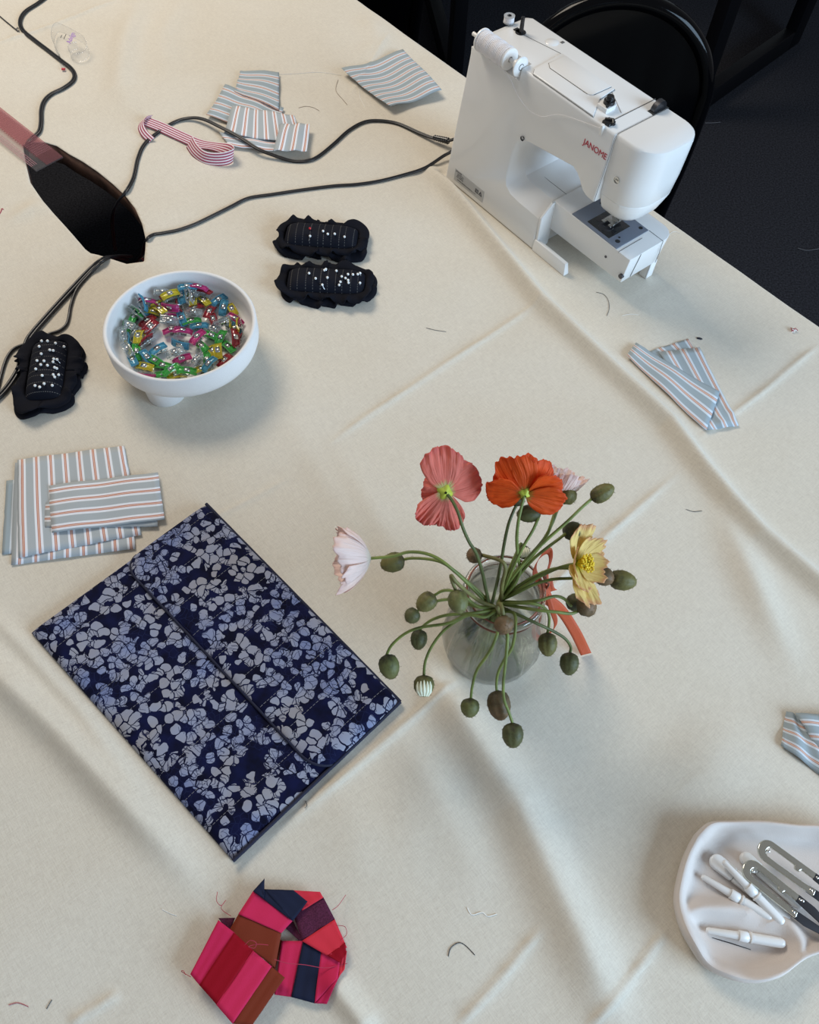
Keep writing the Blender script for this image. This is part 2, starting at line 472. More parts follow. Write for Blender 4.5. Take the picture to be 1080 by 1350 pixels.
    q = math_n(nt, 'LESS_THAN', math_n(nt, 'FRACT', math_n(nt, 'DIVIDE', su.outputs[0], .037)), .012)
    dsh = math_n(nt, 'LESS_THAN', math_n(nt, 'FRACT', math_n(nt, 'DIVIDE', su.outputs[1], .0045)), .7)
    col = mixc(nt, math_n(nt, 'MULTIPLY', math_n(nt, 'MULTIPLY', q, dsh), .6), col, (.36, .36, .38))
    nt.links.new(col, b.inputs['Base Color'])
    b.inputs['Roughness'].default_value = .8; b.inputs['Specular IOR Level'].default_value = .08
    bp = nt.nodes.new('ShaderNodeBump'); bp.inputs['Strength'].default_value = .3; bp.inputs['Distance'].default_value = .0015
    nt.links.new(nz.outputs[0], bp.inputs['Height']); nt.links.new(bp.outputs[0], b.inputs['Normal'])
    return m
def petal_mat(name, base, mid, edge, thr=.35):
    m, nt, b, out = newmat(name)
    tc, u, v = uvxy(nt)
    n = nt.nodes.new('ShaderNodeTexNoise'); n.inputs['Scale'].default_value = 1; n.inputs['Detail'].default_value = 3
    mp = nt.nodes.new('ShaderNodeMapping'); mp.inputs['Scale'].default_value = (26, 1.5, 1)
    nt.links.new(tc.outputs['UV'], mp.inputs[0]); nt.links.new(mp.outputs[0], n.inputs['Vector'])
    f = math_n(nt, 'ADD', v, math_n(nt, 'MULTIPLY', math_n(nt, 'SUBTRACT', n.outputs[0], .5), .35))
    col = ramp_from(nt, f, [(0.0, base), (.14, base), (thr, mid), (.82, mid), (1.0, edge)])
    col = mixc(nt, math_n(nt, 'MULTIPLY', math_n(nt, 'GREATER_THAN', n.outputs[0], .60), .22), col, tuple(c*.68 for c in mid))
    nt.links.new(col, b.inputs['Base Color'])
    b.inputs['Roughness'].default_value = .55; b.inputs['Specular IOR Level'].default_value = .3
    bp = nt.nodes.new('ShaderNodeBump'); bp.inputs['Strength'].default_value = .8; bp.inputs['Distance'].default_value = .002
    nt.links.new(n.outputs[0], bp.inputs['Height']); nt.links.new(bp.outputs[0], b.inputs['Normal'])
    tr = nt.nodes.new('ShaderNodeBsdfTranslucent'); nt.links.new(col, tr.inputs[0])
    mx = nt.nodes.new('ShaderNodeMixShader'); mx.inputs[0].default_value = .3
    nt.links.new(b.outputs[0], mx.inputs[1]); nt.links.new(tr.outputs[0], mx.inputs[2])
    nt.links.new(mx.outputs[0], out.inputs['Surface'])
    return m
def bud_mat(name, c0, c1, c2):
    m, nt, b, out = newmat(name)
    tc, u, v = uvxy(nt)
    n = nt.nodes.new('ShaderNodeTexNoise'); n.inputs['Scale'].default_value = 220; n.inputs['Detail'].default_value = 3
    nt.links.new(tc.outputs['Object'], n.inputs['Vector'])
    f = math_n(nt, 'ADD', v, math_n(nt, 'MULTIPLY', math_n(nt, 'SUBTRACT', n.outputs[0], .5), .9))
    col = ramp_from(nt, f, [(.05, c0), (.45, c1), (.95, c2)])
    nt.links.new(col, b.inputs['Base Color']); b.inputs['Roughness'].default_value = .6
    bp = nt.nodes.new('ShaderNodeBump'); bp.inputs['Strength'].default_value = .6; bp.inputs['Distance'].default_value = .001
    nt.links.new(n.outputs[0], bp.inputs['Height']); nt.links.new(bp.outputs[0], b.inputs['Normal'])
    return m
def pincloth():
    m, nt, b, out = newmat('black_cotton_stitched')
    tc, u, v = uvxy(nt)
    n = nt.nodes.new('ShaderNodeTexNoise'); n.inputs['Scale'].default_value = 60
    cb = nt.nodes.new('ShaderNodeCombineXYZ'); nt.links.new(u, cb.inputs[0]); nt.links.new(cb.outputs[0], n.inputs['Vector'])
    f = math_n(nt, 'FRACT', math_n(nt, 'DIVIDE', math_n(nt, 'ADD', u, math_n(nt, 'MULTIPLY', n.outputs[0], .014)), .0105))
    q = math_n(nt, 'LESS_THAN', f, .075)
    d = math_n(nt, 'LESS_THAN', math_n(nt, 'FRACT', math_n(nt, 'DIVIDE', v, .0026)), .55)
    col = mixc(nt, math_n(nt, 'MULTIPLY', math_n(nt, 'MULTIPLY', q, d), .32), (.006, .007, .013), (.36, .34, .31))
    nt.links.new(col, b.inputs['Base Color'])
    b.inputs['Roughness'].default_value = .8; b.inputs['Specular IOR Level'].default_value = .15
    return m
def rug_mat():
    m, nt, b, out = newmat('patterned_rug')
    tc = nt.nodes.new('ShaderNodeTexCoord')
    vo = nt.nodes.new('ShaderNodeTexVoronoi'); vo.inputs['Scale'].default_value = 14
    nt.links.new(tc.outputs['Object'], vo.inputs['Vector'])
    n = nt.nodes.new('ShaderNodeTexNoise'); n.inputs['Scale'].default_value = 16; n.inputs['Detail'].default_value = 3
    nt.links.new(tc.outputs['Object'], n.inputs['Vector'])
    c1 = ramp_from(nt, vo.outputs['Distance'], [(.1, (.90, .82, .72)), (.2, (.03, .03, .05)), (.42, (.75, .07, .06)), (.5, (.03, .03, .06))], 'CONSTANT')
    c2 = ramp_from(nt, n.outputs[0], [(.4, (.6, .06, .05)), (.5, (.03, .03, .08)), (.57, (.85, .6, .4)), (.6, (.05, .03, .05))], 'CONSTANT')
    nt.links.new(mixc(nt, .5, c1, c2), b.inputs['Base Color']); b.inputs['Roughness'].default_value = 1
    return m

M_CLOTH = cloth_mat()
M_CARPET = simple('charcoal_carpet', (.021, .0215, .026), 1, spec=.05, bump=1, bscale=260, var=.5, vscale=190)
M_WHITE = simple('white_enamel', (.80, .80, .79), .28, coat=.25)
M_WHITE2 = simple('white_plastic', (.83, .82, .80), .3)
M_GREYP = simple('grey_needle_plate', (.20, .23, .29), .32, metal=.4)
M_STEEL = simple('polished_steel', (.62, .62, .60), .16, metal=1)
M_DSTEEL = simple('dark_steel', (.10, .10, .11), .3, metal=.9)
M_BLACKP = simple('black_plastic', (.008, .008, .009), .25)
M_CORD = simple('black_cord', (.010, .010, .012), .35)
M_GLOSSBLK = simple('black_gloss_chair', (.0012, .0012, .0016), .10, spec=.14)
M_BLKSTEEL = simple('black_painted_steel', (.0022, .0022, .003), .5, spec=.12)
M_SEAM = simple('dark_seam', (.11, .11, .11), .8)
M_PORT = simple('dark_hole', (.02, .02, .022), .8)
M_THREADW = simple('white_thread', (.80, .78, .80), .55, bump=.6, bscale=900)
M_CERAM = simple('speckled_ceramic', (.76, .75, .74), .6, var=.03, vscale=900, bump=.12, bscale=500)
M_TRAYC = simple('white_tray_plaster', (.66, .59, .54), .7, bump=.25, bscale=900)
M_RED = simple('red_print', (.45, .015, .04), .5)
M_PURP = simple('purple_print', (.32, .12, .50), .5)
M_INK = simple('black_print', (.03, .03, .035), .6)
M_LABEL = simple('silver_label', (.50, .50, .49), .4)
M_WOOD = simple('plywood_edge', (.16, .085, .055), .7, var=.5, vscale=40)
M_RIBBON = simple('orange_ribbon', (.50, .075, .018), .55, bump=.5, bscale=1400)
M_COPPER = simple('copper_wire', (.20, .075, .05), .3, metal=.6)
M_STEM = simple('poppy_stem_green', (.150, .190, .040), .55, var=.35, vscale=60)
M_STEMD = simple('poppy_stem_dark', (.085, .105, .026), .55, var=.35, vscale=60)
M_STEMB = simple('poppy_stem_brownish', (.16, .15, .045), .6, var=.35, vscale=60)
M_HAIR = simple('poppy_hairs', (.16, .12, .05), .7)
M_PINHEAD = simple('pearl_pin_head', (.82, .82, .80), .15)
M_PINRED = simple('red_pin_head', (.55, .02, .03), .15)
M_PINST = simple('pin_shaft', (.7, .7, .7), .25, metal=1)
M_PCL = pincloth()
M_PRUF = simple('black_ruffle_cotton', (.006, .0065, .011), .85, spec=.12, bump=.7, bscale=140)
M_BATIK = batik()
M_NAVY = simple('navy_binding', (.006, .008, .030), .8, bump=.5, bscale=400)
# ------------------------------------------------------------------ ground under the rigid things stays flat
MA = at(586, 237); MBp = at(742, 367)
MU = (MBp - MA); MU.z = 0; MU.normalize(); MV = Vector((-MU.y, MU.x, 0))
MZ = TOP + CLOTH + .0026
MACH = Matrix(((MU.x, MV.x, 0, MA.x), (MU.y, MV.y, 0, MA.y), (0, 0, 1, MZ), (0, 0, 0, 1)))
JAR = at(646, 846)
BOWL = at(238.5, 430, .066); BOWL.z = TOP
FLAT_C = [(JAR.x, JAR.y, .058), (BOWL.x, BOWL.y, .085)]
_height0 = height
def height(X, Y):
    X = np.asarray(X, float); Y = np.asarray(Y, float)
    Z = _height0(X, Y)
    lx = (X - MA.x)*MU.x + (Y - MA.y)*MU.y; ly = (X - MA.x)*MV.x + (Y - MA.y)*MV.y
    def box(a, b, c, d, soft):
        q = np.maximum(np.maximum(a - lx, lx - b), np.maximum(c - ly, ly - d))
        return np.clip(1 - q/soft, 0, 1)
    k = np.maximum(box(-.01, .28, 0, .13, .008), box(.2, .37, .02, .13, .02))
    for cx, cy, r in FLAT_C:
        k = np.maximum(k, np.clip(1 - (np.hypot(X - cx, Y - cy) - r)/.02, 0, 1))
    return Z*(1 - k) + .0022*k

# ------------------------------------------------------------------ the setting
def structure(name, mb, mat, **k):
    o = mb.build(name, mat, **k); o['kind'] = 'structure'; return o
mb = MB(); mb.box(-4, -2.5, -.05, 4.5, 6, 0); structure('floor', mb, M_CARPET)
M_WALL = simple('painted_wall', (.62, .61, .58), .9)
mb = MB(); mb.box(-4, 5.9, 0, 4.5, 6, 2.9); structure('wall_far', mb, M_WALL)
mb = MB(); mb.box(-4.1, -2.5, 0, -4, 6, 2.9); structure('wall_left', mb, M_WALL)
mb = MB(); b = mb.grid([[(-.85, .95, .004), (-.1, .75, .004)], [(-.75, 2.0, .004), (.0, 1.75, .004)]])
o = mb.build('floor_rug', rug_mat(), solid=.006)
tag(o, 'dark red patterned rug on the floor, glimpsed through the opening in the tablecloth', 'rug')

# hole for the cables: outline of the opening in the cloth
HOLE_PX = [(31,193),(34,214),(41,243),(58,268),(86,300),(114,332),(121,337),(130,339),(168,351),(191,348),(192.5,334),(193,318),(188,297),(179,277),(166,260),(150,245),(131,230),(110,216),(92,206),(76,195),(60,190),(44,190)]
HOLE = [st(at(x, y)) for x, y in HOLE_PX]
def inside(P, poly):
    x, y = P; c = False; n = len(poly)
    for i in range(n):
        x1, y1 = poly[i]; x2, y2 = poly[(i+1) % n]
        if (y1 > y) != (y2 > y) and x < (x2-x1)*(y-y1)/(y2-y1) + x1: c = not c
    return c
S0, S1, N0, N1 = -2.15, .85, -.50, .987
root = empty('table', fromst((S0+S1)/2, (N0+N1)/2, 0), 'long work table with a plywood top, wholly under the cream tablecloth', 'table')
rl = Vector(root.location)
mb = MB()
def pst(p): q = fromst(p[0], p[1], p[2]) - rl; return (q.x, q.y, q.z)
mb.prism([(S0,N0),(S1,N0),(S1,N1-.004),(S0,N1-.004)], TOP - .032, TOP - .0004, xf=pst)
top = mb.build('tabletop', M_WOOD, parent=root)
hc = (sum(p[0] for p in HOLE)/len(HOLE), sum(p[1] for p in HOLE)/len(HOLE))
mb = MB(); mb.prism([(hc[0] + (a-hc[0])*1.015, hc[1] + (b_-hc[1])*1.03) for a, b_ in HOLE], TOP - .1, TOP + .1, xf=pst)
cut = mb.build('cutter', M_WOOD, parent=root)
bpy.context.view_layer.update()
boolean_cut(top, cut)
for a in (S0 + .06, S1 - .06):
    for c in (N0 + .06, N1 - .08):
        mb = MB(); mb.prism([(a-.025,c-.025),(a+.025,c-.025),(a+.025,c+.025),(a-.025,c+.025)], 0, TOP - .032, xf=pst)
        mb.build('leg', M_BLKSTEEL, parent=root, bevel=.003)

def axis_list(lo, hi, flo, fhi, step, coarse):
    a = list(np.arange(lo, flo, coarse)) + list(np.arange(flo, fhi, step)) + list(np.arange(fhi, hi, coarse)) + [hi]
    return [(x, 0.0) for x in a]
def skirted(ax, r=.010, drop=.24):
    lo, hi = ax[0][0], ax[-1][0]
    def side(sgn, base):
        o = []
        for k in range(1, 6):
            t = k/5*PI/2; o.append((base + sgn*r*math.sin(t), r*(1 - math.cos(t))))
        for k in range(1, 8): o.append((base + sgn*(r + .006*k/7), r + (drop - r)*k/7))
        return o
    return side(-1, lo)[::-1] + ax + side(1, hi)
SA = skirted(axis_list(S0, S1, -1.80, .36, .0031, .03))
NA = skirted(axis_list(N0, N1 + .001, -.32, N1 - .001, .0031, .03))
sv = np.array([a for a, _ in SA]); sd = np.array([d for _, d in SA])
nv = np.array([a for a, _ in NA]); nd = np.array([d for _, d in NA])
SS, NN = np.meshgrid(sv, nv); SD, ND = np.meshgrid(sd, nd)
drop = np.maximum(SD, ND)
XX = SS*TE.x + NN*TN.x; YY = SS*TE.y + NN*TN.y
HH = height(XX, YY)
ZZ = TOP + CLOTH*.5 + np.where(drop > 0, np.maximum(HH - drop*2, 0), HH) - drop
sw = .010*np.sin(SS*21)*np.clip(ND/.3, 0, 1)
XX = XX + TN.x*np.abs(sw); YY = YY + TN.y*np.abs(sw)
nr, nc = SS.shape
verts = np.stack([XX, YY, ZZ], -1).reshape(-1, 3)
hp = np.array(HOLE); h0, h1 = hp.min(0) - .01, hp.max(0) + .01
faces = []; removed = set(); cand = {}
for j in range(nr - 1):
    for i in range(nc - 1):
        cs, cn = (SS[j, i] + SS[j, i+1])/2, (NN[j, i] + NN[j+1, i])/2
        q = (j*nc + i, j*nc + i + 1, (j+1)*nc + i + 1, (j+1)*nc + i)
        if h0[0] < cs < h1[0] and h0[1] < cn < h1[1] and inside((cs, cn), HOLE):
            removed.update(q); continue
        faces.append(q)
used = np.zeros(len(verts), bool)
for q in faces: used[list(q)] = True
for k in removed:
    if used[k]:
        P = np.array(st(Vector(verts[k]))); best = None
        for i in range(len(hp)):
            a, b_ = hp[i], hp[(i+1) % len(hp)]; d = b_ - a
            t = np.clip(((P - a) @ d)/(d @ d), 0, 1); q = a + t*d; w = np.linalg.norm(P - q)
            if best is None or w < best[0]: best = (w, q)
        w = fromst(best[1][0], best[1][1]); verts[k, 0], verts[k, 1] = w.x, w.y
remap = np.cumsum(used) - 1
me = D.meshes.new('tablecloth')
me.from_pydata(verts[used].tolist(), [], [[int(remap[k]) for k in q] for q in faces])
me.materials.append(M_CLOTH); me.polygons.foreach_set('use_smooth', [True]*len(me.polygons))
o = D.objects.new('tablecloth', me); COL.objects.link(o)
md = o.modifiers.new('solid', 'SOLIDIFY'); md.thickness = CLOTH; md.offset = 0
tag(o, 'creased cream calico tablecloth spread over the whole work table', 'tablecloth')

# ------------------------------------------------------------------ chairs and far tables
def make_chair():
    root = empty('chair', (0, 0, 0), 'black gloss chair with a round solid back, behind the sewing machine', 'chair')
    def prof(t):                                       # horseshoe outline of the back, t 0..1 from foot left to foot right
        a = PI*(1 - t)
        return a
    top_z, cz, hw = .90, .725, .172
    left = [(-.150, .44), (-.158, .52), (-.168, .62)]
    arcp = [(hw*math.cos(R(a)), cz + (top_z - cz - .012)*math.sin(R(a))) for a in range(180, -1, -12)]
    path = left + arcp + [(-x, z) for x, z in left[::-1]]
    lean = lambda z: -.02 - .10*(.90 - z)/.45*.35
    mb = MB(); mb.tube(catmull([(x, lean(z), z) for x, z in path], 4), .0135, 10); mb.build('back_frame', M_GLOSSBLK, parent=root)
    mb = MB(); pl = [(x*.985, z) for x, z in path]
    rows = []
    for y in (-.004, .004): rows.append([(x, lean(z) + y, z) for x, z in pl])
    n = len(pl); b = len(mb.v)
    for r_ in rows:
        for p in r_: mb.vert(p)
    mb.face([b + i for i in range(n)], 0, False); mb.face([b + n + i for i in range(n)][::-1], 0, False)
    for i in range(n):
        j = (i+1) % n; mb.face((b + i, b + n + i, b + n + j, b + j), 0, False)
    mb.build('back_panel', M_GLOSSBLK, parent=root)
    mb = MB(); mb.prism([(-.2,-.46),(.2,-.46),(.215,-.40),(.19,-.05),(-.19,-.05),(-.215,-.40)], .425, .455)
    mb.build('seat', M_GLOSSBLK, parent=root, bevel=.008, seg=3)
    for x0, y0, x1, y1 in ((-.15,-.06,-.17,.03),(.15,-.06,.17,.03),(-.18,-.42,-.19,-.44),(.18,-.42,.19,-.44)):
        mb = MB(); mb.tube([(x0, y0, .44), (x1, y1, 0)], [.017, .012], 10); mb.build('leg', M_GLOSSBLK, parent=root)
    return root
def dup(root, loc, rotz=None, label=None, group=None):
    r = root.copy(); COL.objects.link(r); r.location = loc
    if rotz is not None: r.rotation_euler = (0, 0, rotz)
    if label: r['label'] = label
    if group: r['group'] = group
    for chd in root.children:
        c = chd.copy(); COL.objects.link(c); c.parent = r
        for g in chd.children:
            d = g.copy(); COL.objects.link(d); d.parent = c
    return r
chair = make_chair()
bpy.context.view_layer.update()
CH1 = Vector((.318, 1.45, 0)); chair.location = CH1; chair.rotation_euler = (0, 0, R(-2))
sh = at(549, 40, -.2) - at(888, 285, -.2); sh.z = 0
chair['group'] = 'black round-backed chairs along the far edge'
dup(chair, CH1 + sh, R(-2), 'black gloss chair at the top edge, nearest the blue striped scrap', 'black round-backed chairs along the far edge')

def make_far_table():
    root = empty('black_table', (0, 0, 0), 'black steel legged table standing on the carpet beyond the chair', 'table', 'black legged tables beyond')
    Wd, Ln, hw = .60, 1.3, .036
    mb = MB(); mb.box(-.03, -.04, .715, Wd + .03, Ln, .745); mb.build('tabletop', M_BLKSTEEL, parent=root, bevel=.003)
    for y in (0, Ln - .08):
        for x in (0, Wd):
            mb = MB(); mb.box(x - hw, y - .012, .0, x + hw, y + .03, .715); mb.build('leg', M_BLKSTEEL, parent=root, bevel=.004)
        mb = MB(); mb.box(hw, y - .012, 0, Wd - hw, y + .03, .065); mb.build('floor_runner', M_BLKSTEEL, parent=root, bevel=.004)
    return root
ft = make_far_table()
f1 = at(1040, 62, -TOP); f2 = at(914, 152, -TOP)
bpy.context.view_layer.update()
d = f1 - f2
ft.location = (f2.x, f2.y, 0); ft.rotation_euler = (0, 0, math.atan2(d.y, d.x))
for c in list(ft.children): pass
f3 = at(601, 116, -TOP)
dup(ft, (f3.x, f3.y, 0), R(100), 'black steel legged table at the top of the picture, left of the sewing machine', 'black legged tables beyond')

# ------------------------------------------------------------------ sewing machine
sm = empty('sewing_machine', (0, 0, 0), 'white sewing machine seen from its back, with a free arm and red lettering', 'sewing machine', mat=MACH)
H = .225
def ynear(z): return .001 + .021*max(z, 0)/H
PX = [(0,0),(.206,0),(.206,.054)]
near = [(0,.0),(.206,.0),(.206,.052),(.160,.053),(.141,.055),(.1295,.062),(.1245,.074),(.1265,.105),(.129,.122),(.133,.133),(.140,.139),(.150,.142)]
mid  = [(0,.0),(.206,.0),(.206,.0735),(.170,.0735),(.155,.074),(.144,.078),(.139,.088),(.1385,.105),(.139,.115),(.142,.126),(.148,.134),(.158,.140)]
tail = [(.235,.153),(.245,.149),(.253,.142),(.261,.133),(.270,.129),(.2858,.128),(.2858,H),(.030,H),(.0185,H-.004),(.0125,H-.014),(.010,.16),(.004,.07)]
near += tail; mid += tail
mb = MB(); n = len(near)
for k in range(n): mb.vert((near[k][0], ynear(near[k][1]), near[k][1]))
for k in range(n):
    y = .030 if near[k][1] < .1 else .034
    mb.vert((mid[k][0], y, mid[k][1]))
for k in range(n): mb.vert((mid[k][0], .118, mid[k][1]))
mb.face(range(n), 0, False); mb.face([2*n + k for k in range(n)][::-1], 0, False)
for L in (0, n):
    for k in range(n):
        j = (k+1) % n; mb.face((L + k, L + n + k, L + n + j, L + j), 0, True)
body = mb.build('body', M_WHITE, parent=sm, bevel=.0035, seg=3, ang=50)
# recess for the thread spool along the near top edge
SPY, SPZ, SPR = .0225, H + .0005, .0150
mb = MB(); mb.lathe([(.0001, .012), (SPR + .0022, .012), (SPR + .0022, .112), (.0001, .112)], 40, 0, (0, SPY, SPZ), 'X')
cut = mb.build('cutter', M_WHITE, parent=sm); bpy.context.view_layer.update()
boolean_cut(body, cut)
body.data.polygons.foreach_set('use_smooth', [True]*len(body.data.polygons))
body.data.set_sharp_from_angle(angle=R(38))

# needle head: rounded end, tapered to its foot
def head_ring(z, x0, xe, y0, y1, r0, r1):
    pts = [(x0, y0)]
    pts += arc(xe - r0, y0 + r0, r0, -90, 0, 9) + arc(xe - r1, y1 - r1, r1, 0, 90, 7)
    pts += [(x0, y1)]
    return [(x, y, z) for x, y in pts]
mb = MB()
rings = [(.1085,.2880,.322,.043,.100,.020,.022),(.110,.2866,.329,.036,.107,.024,.026),(.116,.2860,.334,.031,.111,.029,.028),(.128,.2860,.3385,.026,.114,.033,.03),
         (.1405,.2860,.3425,.0225,.1165,.036,.03),(.1410,.2860,.3420,.0228,.1162,.036,.03),(.1418,.2860,.3425,.0223,.1165,.036,.03),(.17,.2860,.3455,.0215,.118,.037,.03),(.20,.2860,.3475,.0225,.118,.038,.03),(H-.006,.2860,.3485,.0235,.118,.038,.03),
         (H-.002,.2860,.3475,.0246,.1175,.037,.029),(H,.2862,.3445,.0270,.1155,.036,.028)]
mb.grid([head_ring(*r) for r in rings])
nn = len(head_ring(*rings[0]))
mb.face(range(nn), 0, False); mb.face([(len(rings)-1)*nn + k for k in range(nn)][::-1], 0, False)
for k in range(len(rings)-1):
    mb.face((k*nn, (k+1)*nn, (k+2)*nn - 1, (k+1)*nn - 1), 0, False)
head = mb.build('needle_head', M_WHITE, parent=sm, weld=True, bevel=.0006, seg=1, ang=60)
mb = MB(); mb.lathe([(.0001,0),(.0042,0),(.0042,-.0012),(.0046,-.0012),(.0046,.002)], 20, 0, (.306, .0212, .173), 'Y'); mb.box(.303,.0198,.1726,.309,.0206,.1734)
mb.build('screw', M_STEEL, parent=head)
mb = MB(); mb.box(.262,.026,H-.0006,.2632,.1175,H+.0003); mb.build('top_seam', M_SEAM, parent=body)
mb = MB(); mb.tube([(.2858,.1175,H+.0002),(.2858,.025,H+.0002),(.2858,.0215,H-.004),(.2858,.0205,.20),(.2858,.0172,.17),(.2858,.0128,.131)], .00028, 6); mb.build('side_seam', M_SEAM, parent=body)
mb = MB(); mb.tube([(.142,.056,.0738),(.150,.0545,.0737),(.17,.054,.0736),(.206,.054,.0736)], .0003, 6); mb.build('floor_seam', M_SEAM, parent=body)

# free arm
plan = [(.2064,.0275),(.3585,.0275)] + [(.3585,.0285)] + arc(.3585-.022, .1195-.022, .022, 0, 90, 8) + [(.2064,.1195)]
mb = MB(); mb.prism(plan, .0285, .0752)
for i in range(len(mb.v)):
    x, y, z = mb.v[i]
    if z < .03 and x > .3: mb.v[i] = (x - .006, y + (.004 if y < .05 else 0), z)
arm = mb.build('free_arm', M_WHITE, parent=sm, bevel=.0028, seg=3, ang=50)
mb = MB(); mb.tube([(.337,.0735,.0753),(.337,.028,.0753),(.3365,.0276,.073)], .0004, 6)
mb.tube([(.332,.093,.0753),(.3587,.093,.0753),(.3587,.093,.06),(.3575,.096,.052),(.3565,.096,.034)], .0004, 6)
mb.tube([(.3587,.049,.0750),(.3583,.049,.07),(.3535,.049,.031)], .0004, 6); mb.build('cover_seam', M_SEAM, parent=arm)
for x, z, r in ((.3185,.053,.0018),(.3515,.0415,.0036)):
    mb = MB(); mb.lathe([(.0001,-.0003),(r,-.0003),(r,.004)], 16, 0, (x, .0275, z), 'Y'); mb.build('screw_hole', M_DSTEEL, parent=arm)
mb = MB(); mb.box(.338,.094,0,.352,.0965,.030); mb.box(.338,.094,0,.341,.108,.030); mb.box(.3495,.094,.0,.352,.108,.03); mb.build('foot', M_WHITE2, parent=sm, bevel=.0008)
mb = MB(); mb.box(.238,.024,.0745,.239,.025,.0755)
plate = MB(); plate.prism([(.243,.0285),(.3315,.0285),(.3315,.092),(.243,.092)], .0748, .0766)
pl = plate.build('needle_plate', M_GREYP, parent=sm, bevel=.0005)
mb = MB(); mb.box(.268,.034,.0764,.311,.076,.0769); mb.build('bobbin_cover', clear_plastic('smoked_plastic', (.20,.21,.23), .5, .1, (.03,.03,.03)), parent=pl, bevel=.0003)
mb = MB(); mb.lathe([(.0001,.0009),(.009,.0009),(.0105,.0004),(.0105,0)], 28, 0, (.291, .048, .0768)); mb.lathe([(.003,.0012),(.004,.0012),(.004,.0009)], 16, 0, (.291,.048,.0769)); mb.build('bobbin_disc', M_DSTEEL, parent=pl)
for x, y, r in ((.252,.078,.0022),(.262,.081,.0036),(.262,.0945-.010,.001),(.322,.040,.0036),(.318,.0475,.0016),(.322,.086,.0030)):
    mb = MB(); mb.lathe([(.0001,.0768),(r,.0768),(r,.0755)], 16, 0, (x, y, 0)); mb.build('plate_hole', M_PORT, parent=pl)
mb = MB()
for k in range(4): mb.box(.281 + k*.004, .062, .0768, .2828 + k*.004, .074, .0777)
mb.build('feed_dog', M_STEEL, parent=pl)
# needle bar, presser foot
mb = MB(); mb.tube([(.297,.068,.125),(.297,.068,.099)], .0032, 12); mb.box(.2935,.0645,.098,.3005,.0715,.104); mb.build('needle_bar', M_STEEL, parent=sm)
mb = MB(); mb.tube([(.297,.068,.099),(.297,.068,.080)], [.0009,.0003], 8); mb.build('needle', M_STEEL, parent=sm)
mb = MB(); mb.tube([(.288,.074,.125),(.288,.074,.095)], .0036, 12); mb.box(.283,.068,.087,.294,.079,.099); mb.box(.2815,.053,.0805,.2995,.074,.0825)
mb.box(.2815,.047,.0805,.287,.053,.082); mb.box(.294,.047,.0805,.2995,.053,.082); mb.tube([(.2835,.068,.084),(.2985,.068,.084)], .0022, 8)
mb.tube([(.288,.079,.094),(.288,.088,.096)], .004, 12); mb.tube([(.300,.062,.112),(.308,.056,.098),(.302,.060,.092)], .0008, 6)
mb.build('presser_foot', M_STEEL, parent=sm, bevel=.0003)
mb = MB(); mb.box(.312,.060,.102,.319,.066,.112); mb.box(.318,.055,.104,.323,.061,.109); mb.build('threader', M_WHITE2, parent=sm, bevel=.0008)
mb = MB(); mb.box(.272,.086,.094,.281,.092,.122); mb.build('presser_lever', M_WHITE2, parent=sm, bevel=.001)
# hinge plate and low rail at the near side
mb = MB(); pp = [(.004,.0),(.030,.0),(.030,.0752),(.024,.0752),(.0045,.0565)]
b = len(mb.v)
for x in (.2060,.2105):
    for y, z in pp: mb.vert((x, y, z))
k5 = len(pp)
mb.face([b + i for i in range(k5)], 0, False); mb.face([b + k5 + i for i in range(k5)][::-1], 0, False)
for i in range(k5):
    j = (i+1) % k5; mb.face((b+i, b+k5+i, b+k5+j, b+j), 0, False)
mb.build('end_plate', M_WHITE, parent=sm, bevel=.0015, seg=2)
mb = MB(); mb.lathe([(.0001,.0004),(.0022,.0004),(.0026,0)], 16, 0, (.2085,.0255,.0752)); mb.build('plug', M_LABEL, parent=sm)
mb = MB(); b = len(mb.v)
for x, zz in ((.2062,.0185),(.272,.0185)):
    xx = x
    for y, z in ((.0005,0),(.0105,0),(.009,zz),(.003,zz)): mb.vert((xx + (0 if x < .25 else .004*(1 - z/.0185)), y, z))
for q in ((3,2,1,0),(4,5,6,7),(0,1,5,4),(1,2,6,5),(2,3,7,6),(3,0,4,7)): mb.face([b + i for i in q], 0, False)
mb.build('rail', M_WHITE, parent=sm, bevel=.001, seg=2)
# name plate and lettering on the back
tilt = math.atan2(.021, H)
def back_m(x, z, off=.0003):
    return Matrix.Translation((x, ynear(z) - off, z)) @ Matrix.Rotation(PI/2 - tilt, 4, 'X')
mb = MB(); mb.box(-.0345,-.0095,-.0001,.0345,.0095,.0003)
lp = mb.build('rating_label', M_LABEL, parent=sm); lp.matrix_local = back_m(.055, .0185, .0002)
lm = lambda x, y: Matrix.Translation((x, y, .00045))
for s_, x, y, z in (('JANOME', -.0255, .0072, .0036), ('220-240V 50Hz', -.0205, .0040, .0024), ('60W CLASS II', -.0215, .0014, .0024), ('MAX LAMP 5W', -.0215, -.0012, .0024), ('JANOME SEWING MACHINE CO., LTD.', -.0045, -.0052, .0026)):
    text_mesh('label_text', s_, z, M_INK, lp, lm(x, y), .00005)
for x in (.019, .0275):
    mb = MB(); mb.tube([(x-.003,-.001,.0004),(x+.003,-.001,.0004),(x,.005,.0004),(x-.003,-.001,.0004)] if x > .02 else [(x-.003,-.001,.0004),(x+.003,-.001,.0004),(x+.003,.004,.0004),(x-.003,.004,.0004),(x-.003,-.001,.0004)], .0006, 5)
    mb.tube([(x-.002,.001,.0004),(x+.002,.0025,.0004)], .0005, 5); mb.build('approval_mark', M_INK, parent=lp)
bt = text_mesh('brand_lettering', 'JANOME', .0112, M_RED, sm, back_m(.2625, .1930, .0004) , .0002, spacing=.97)
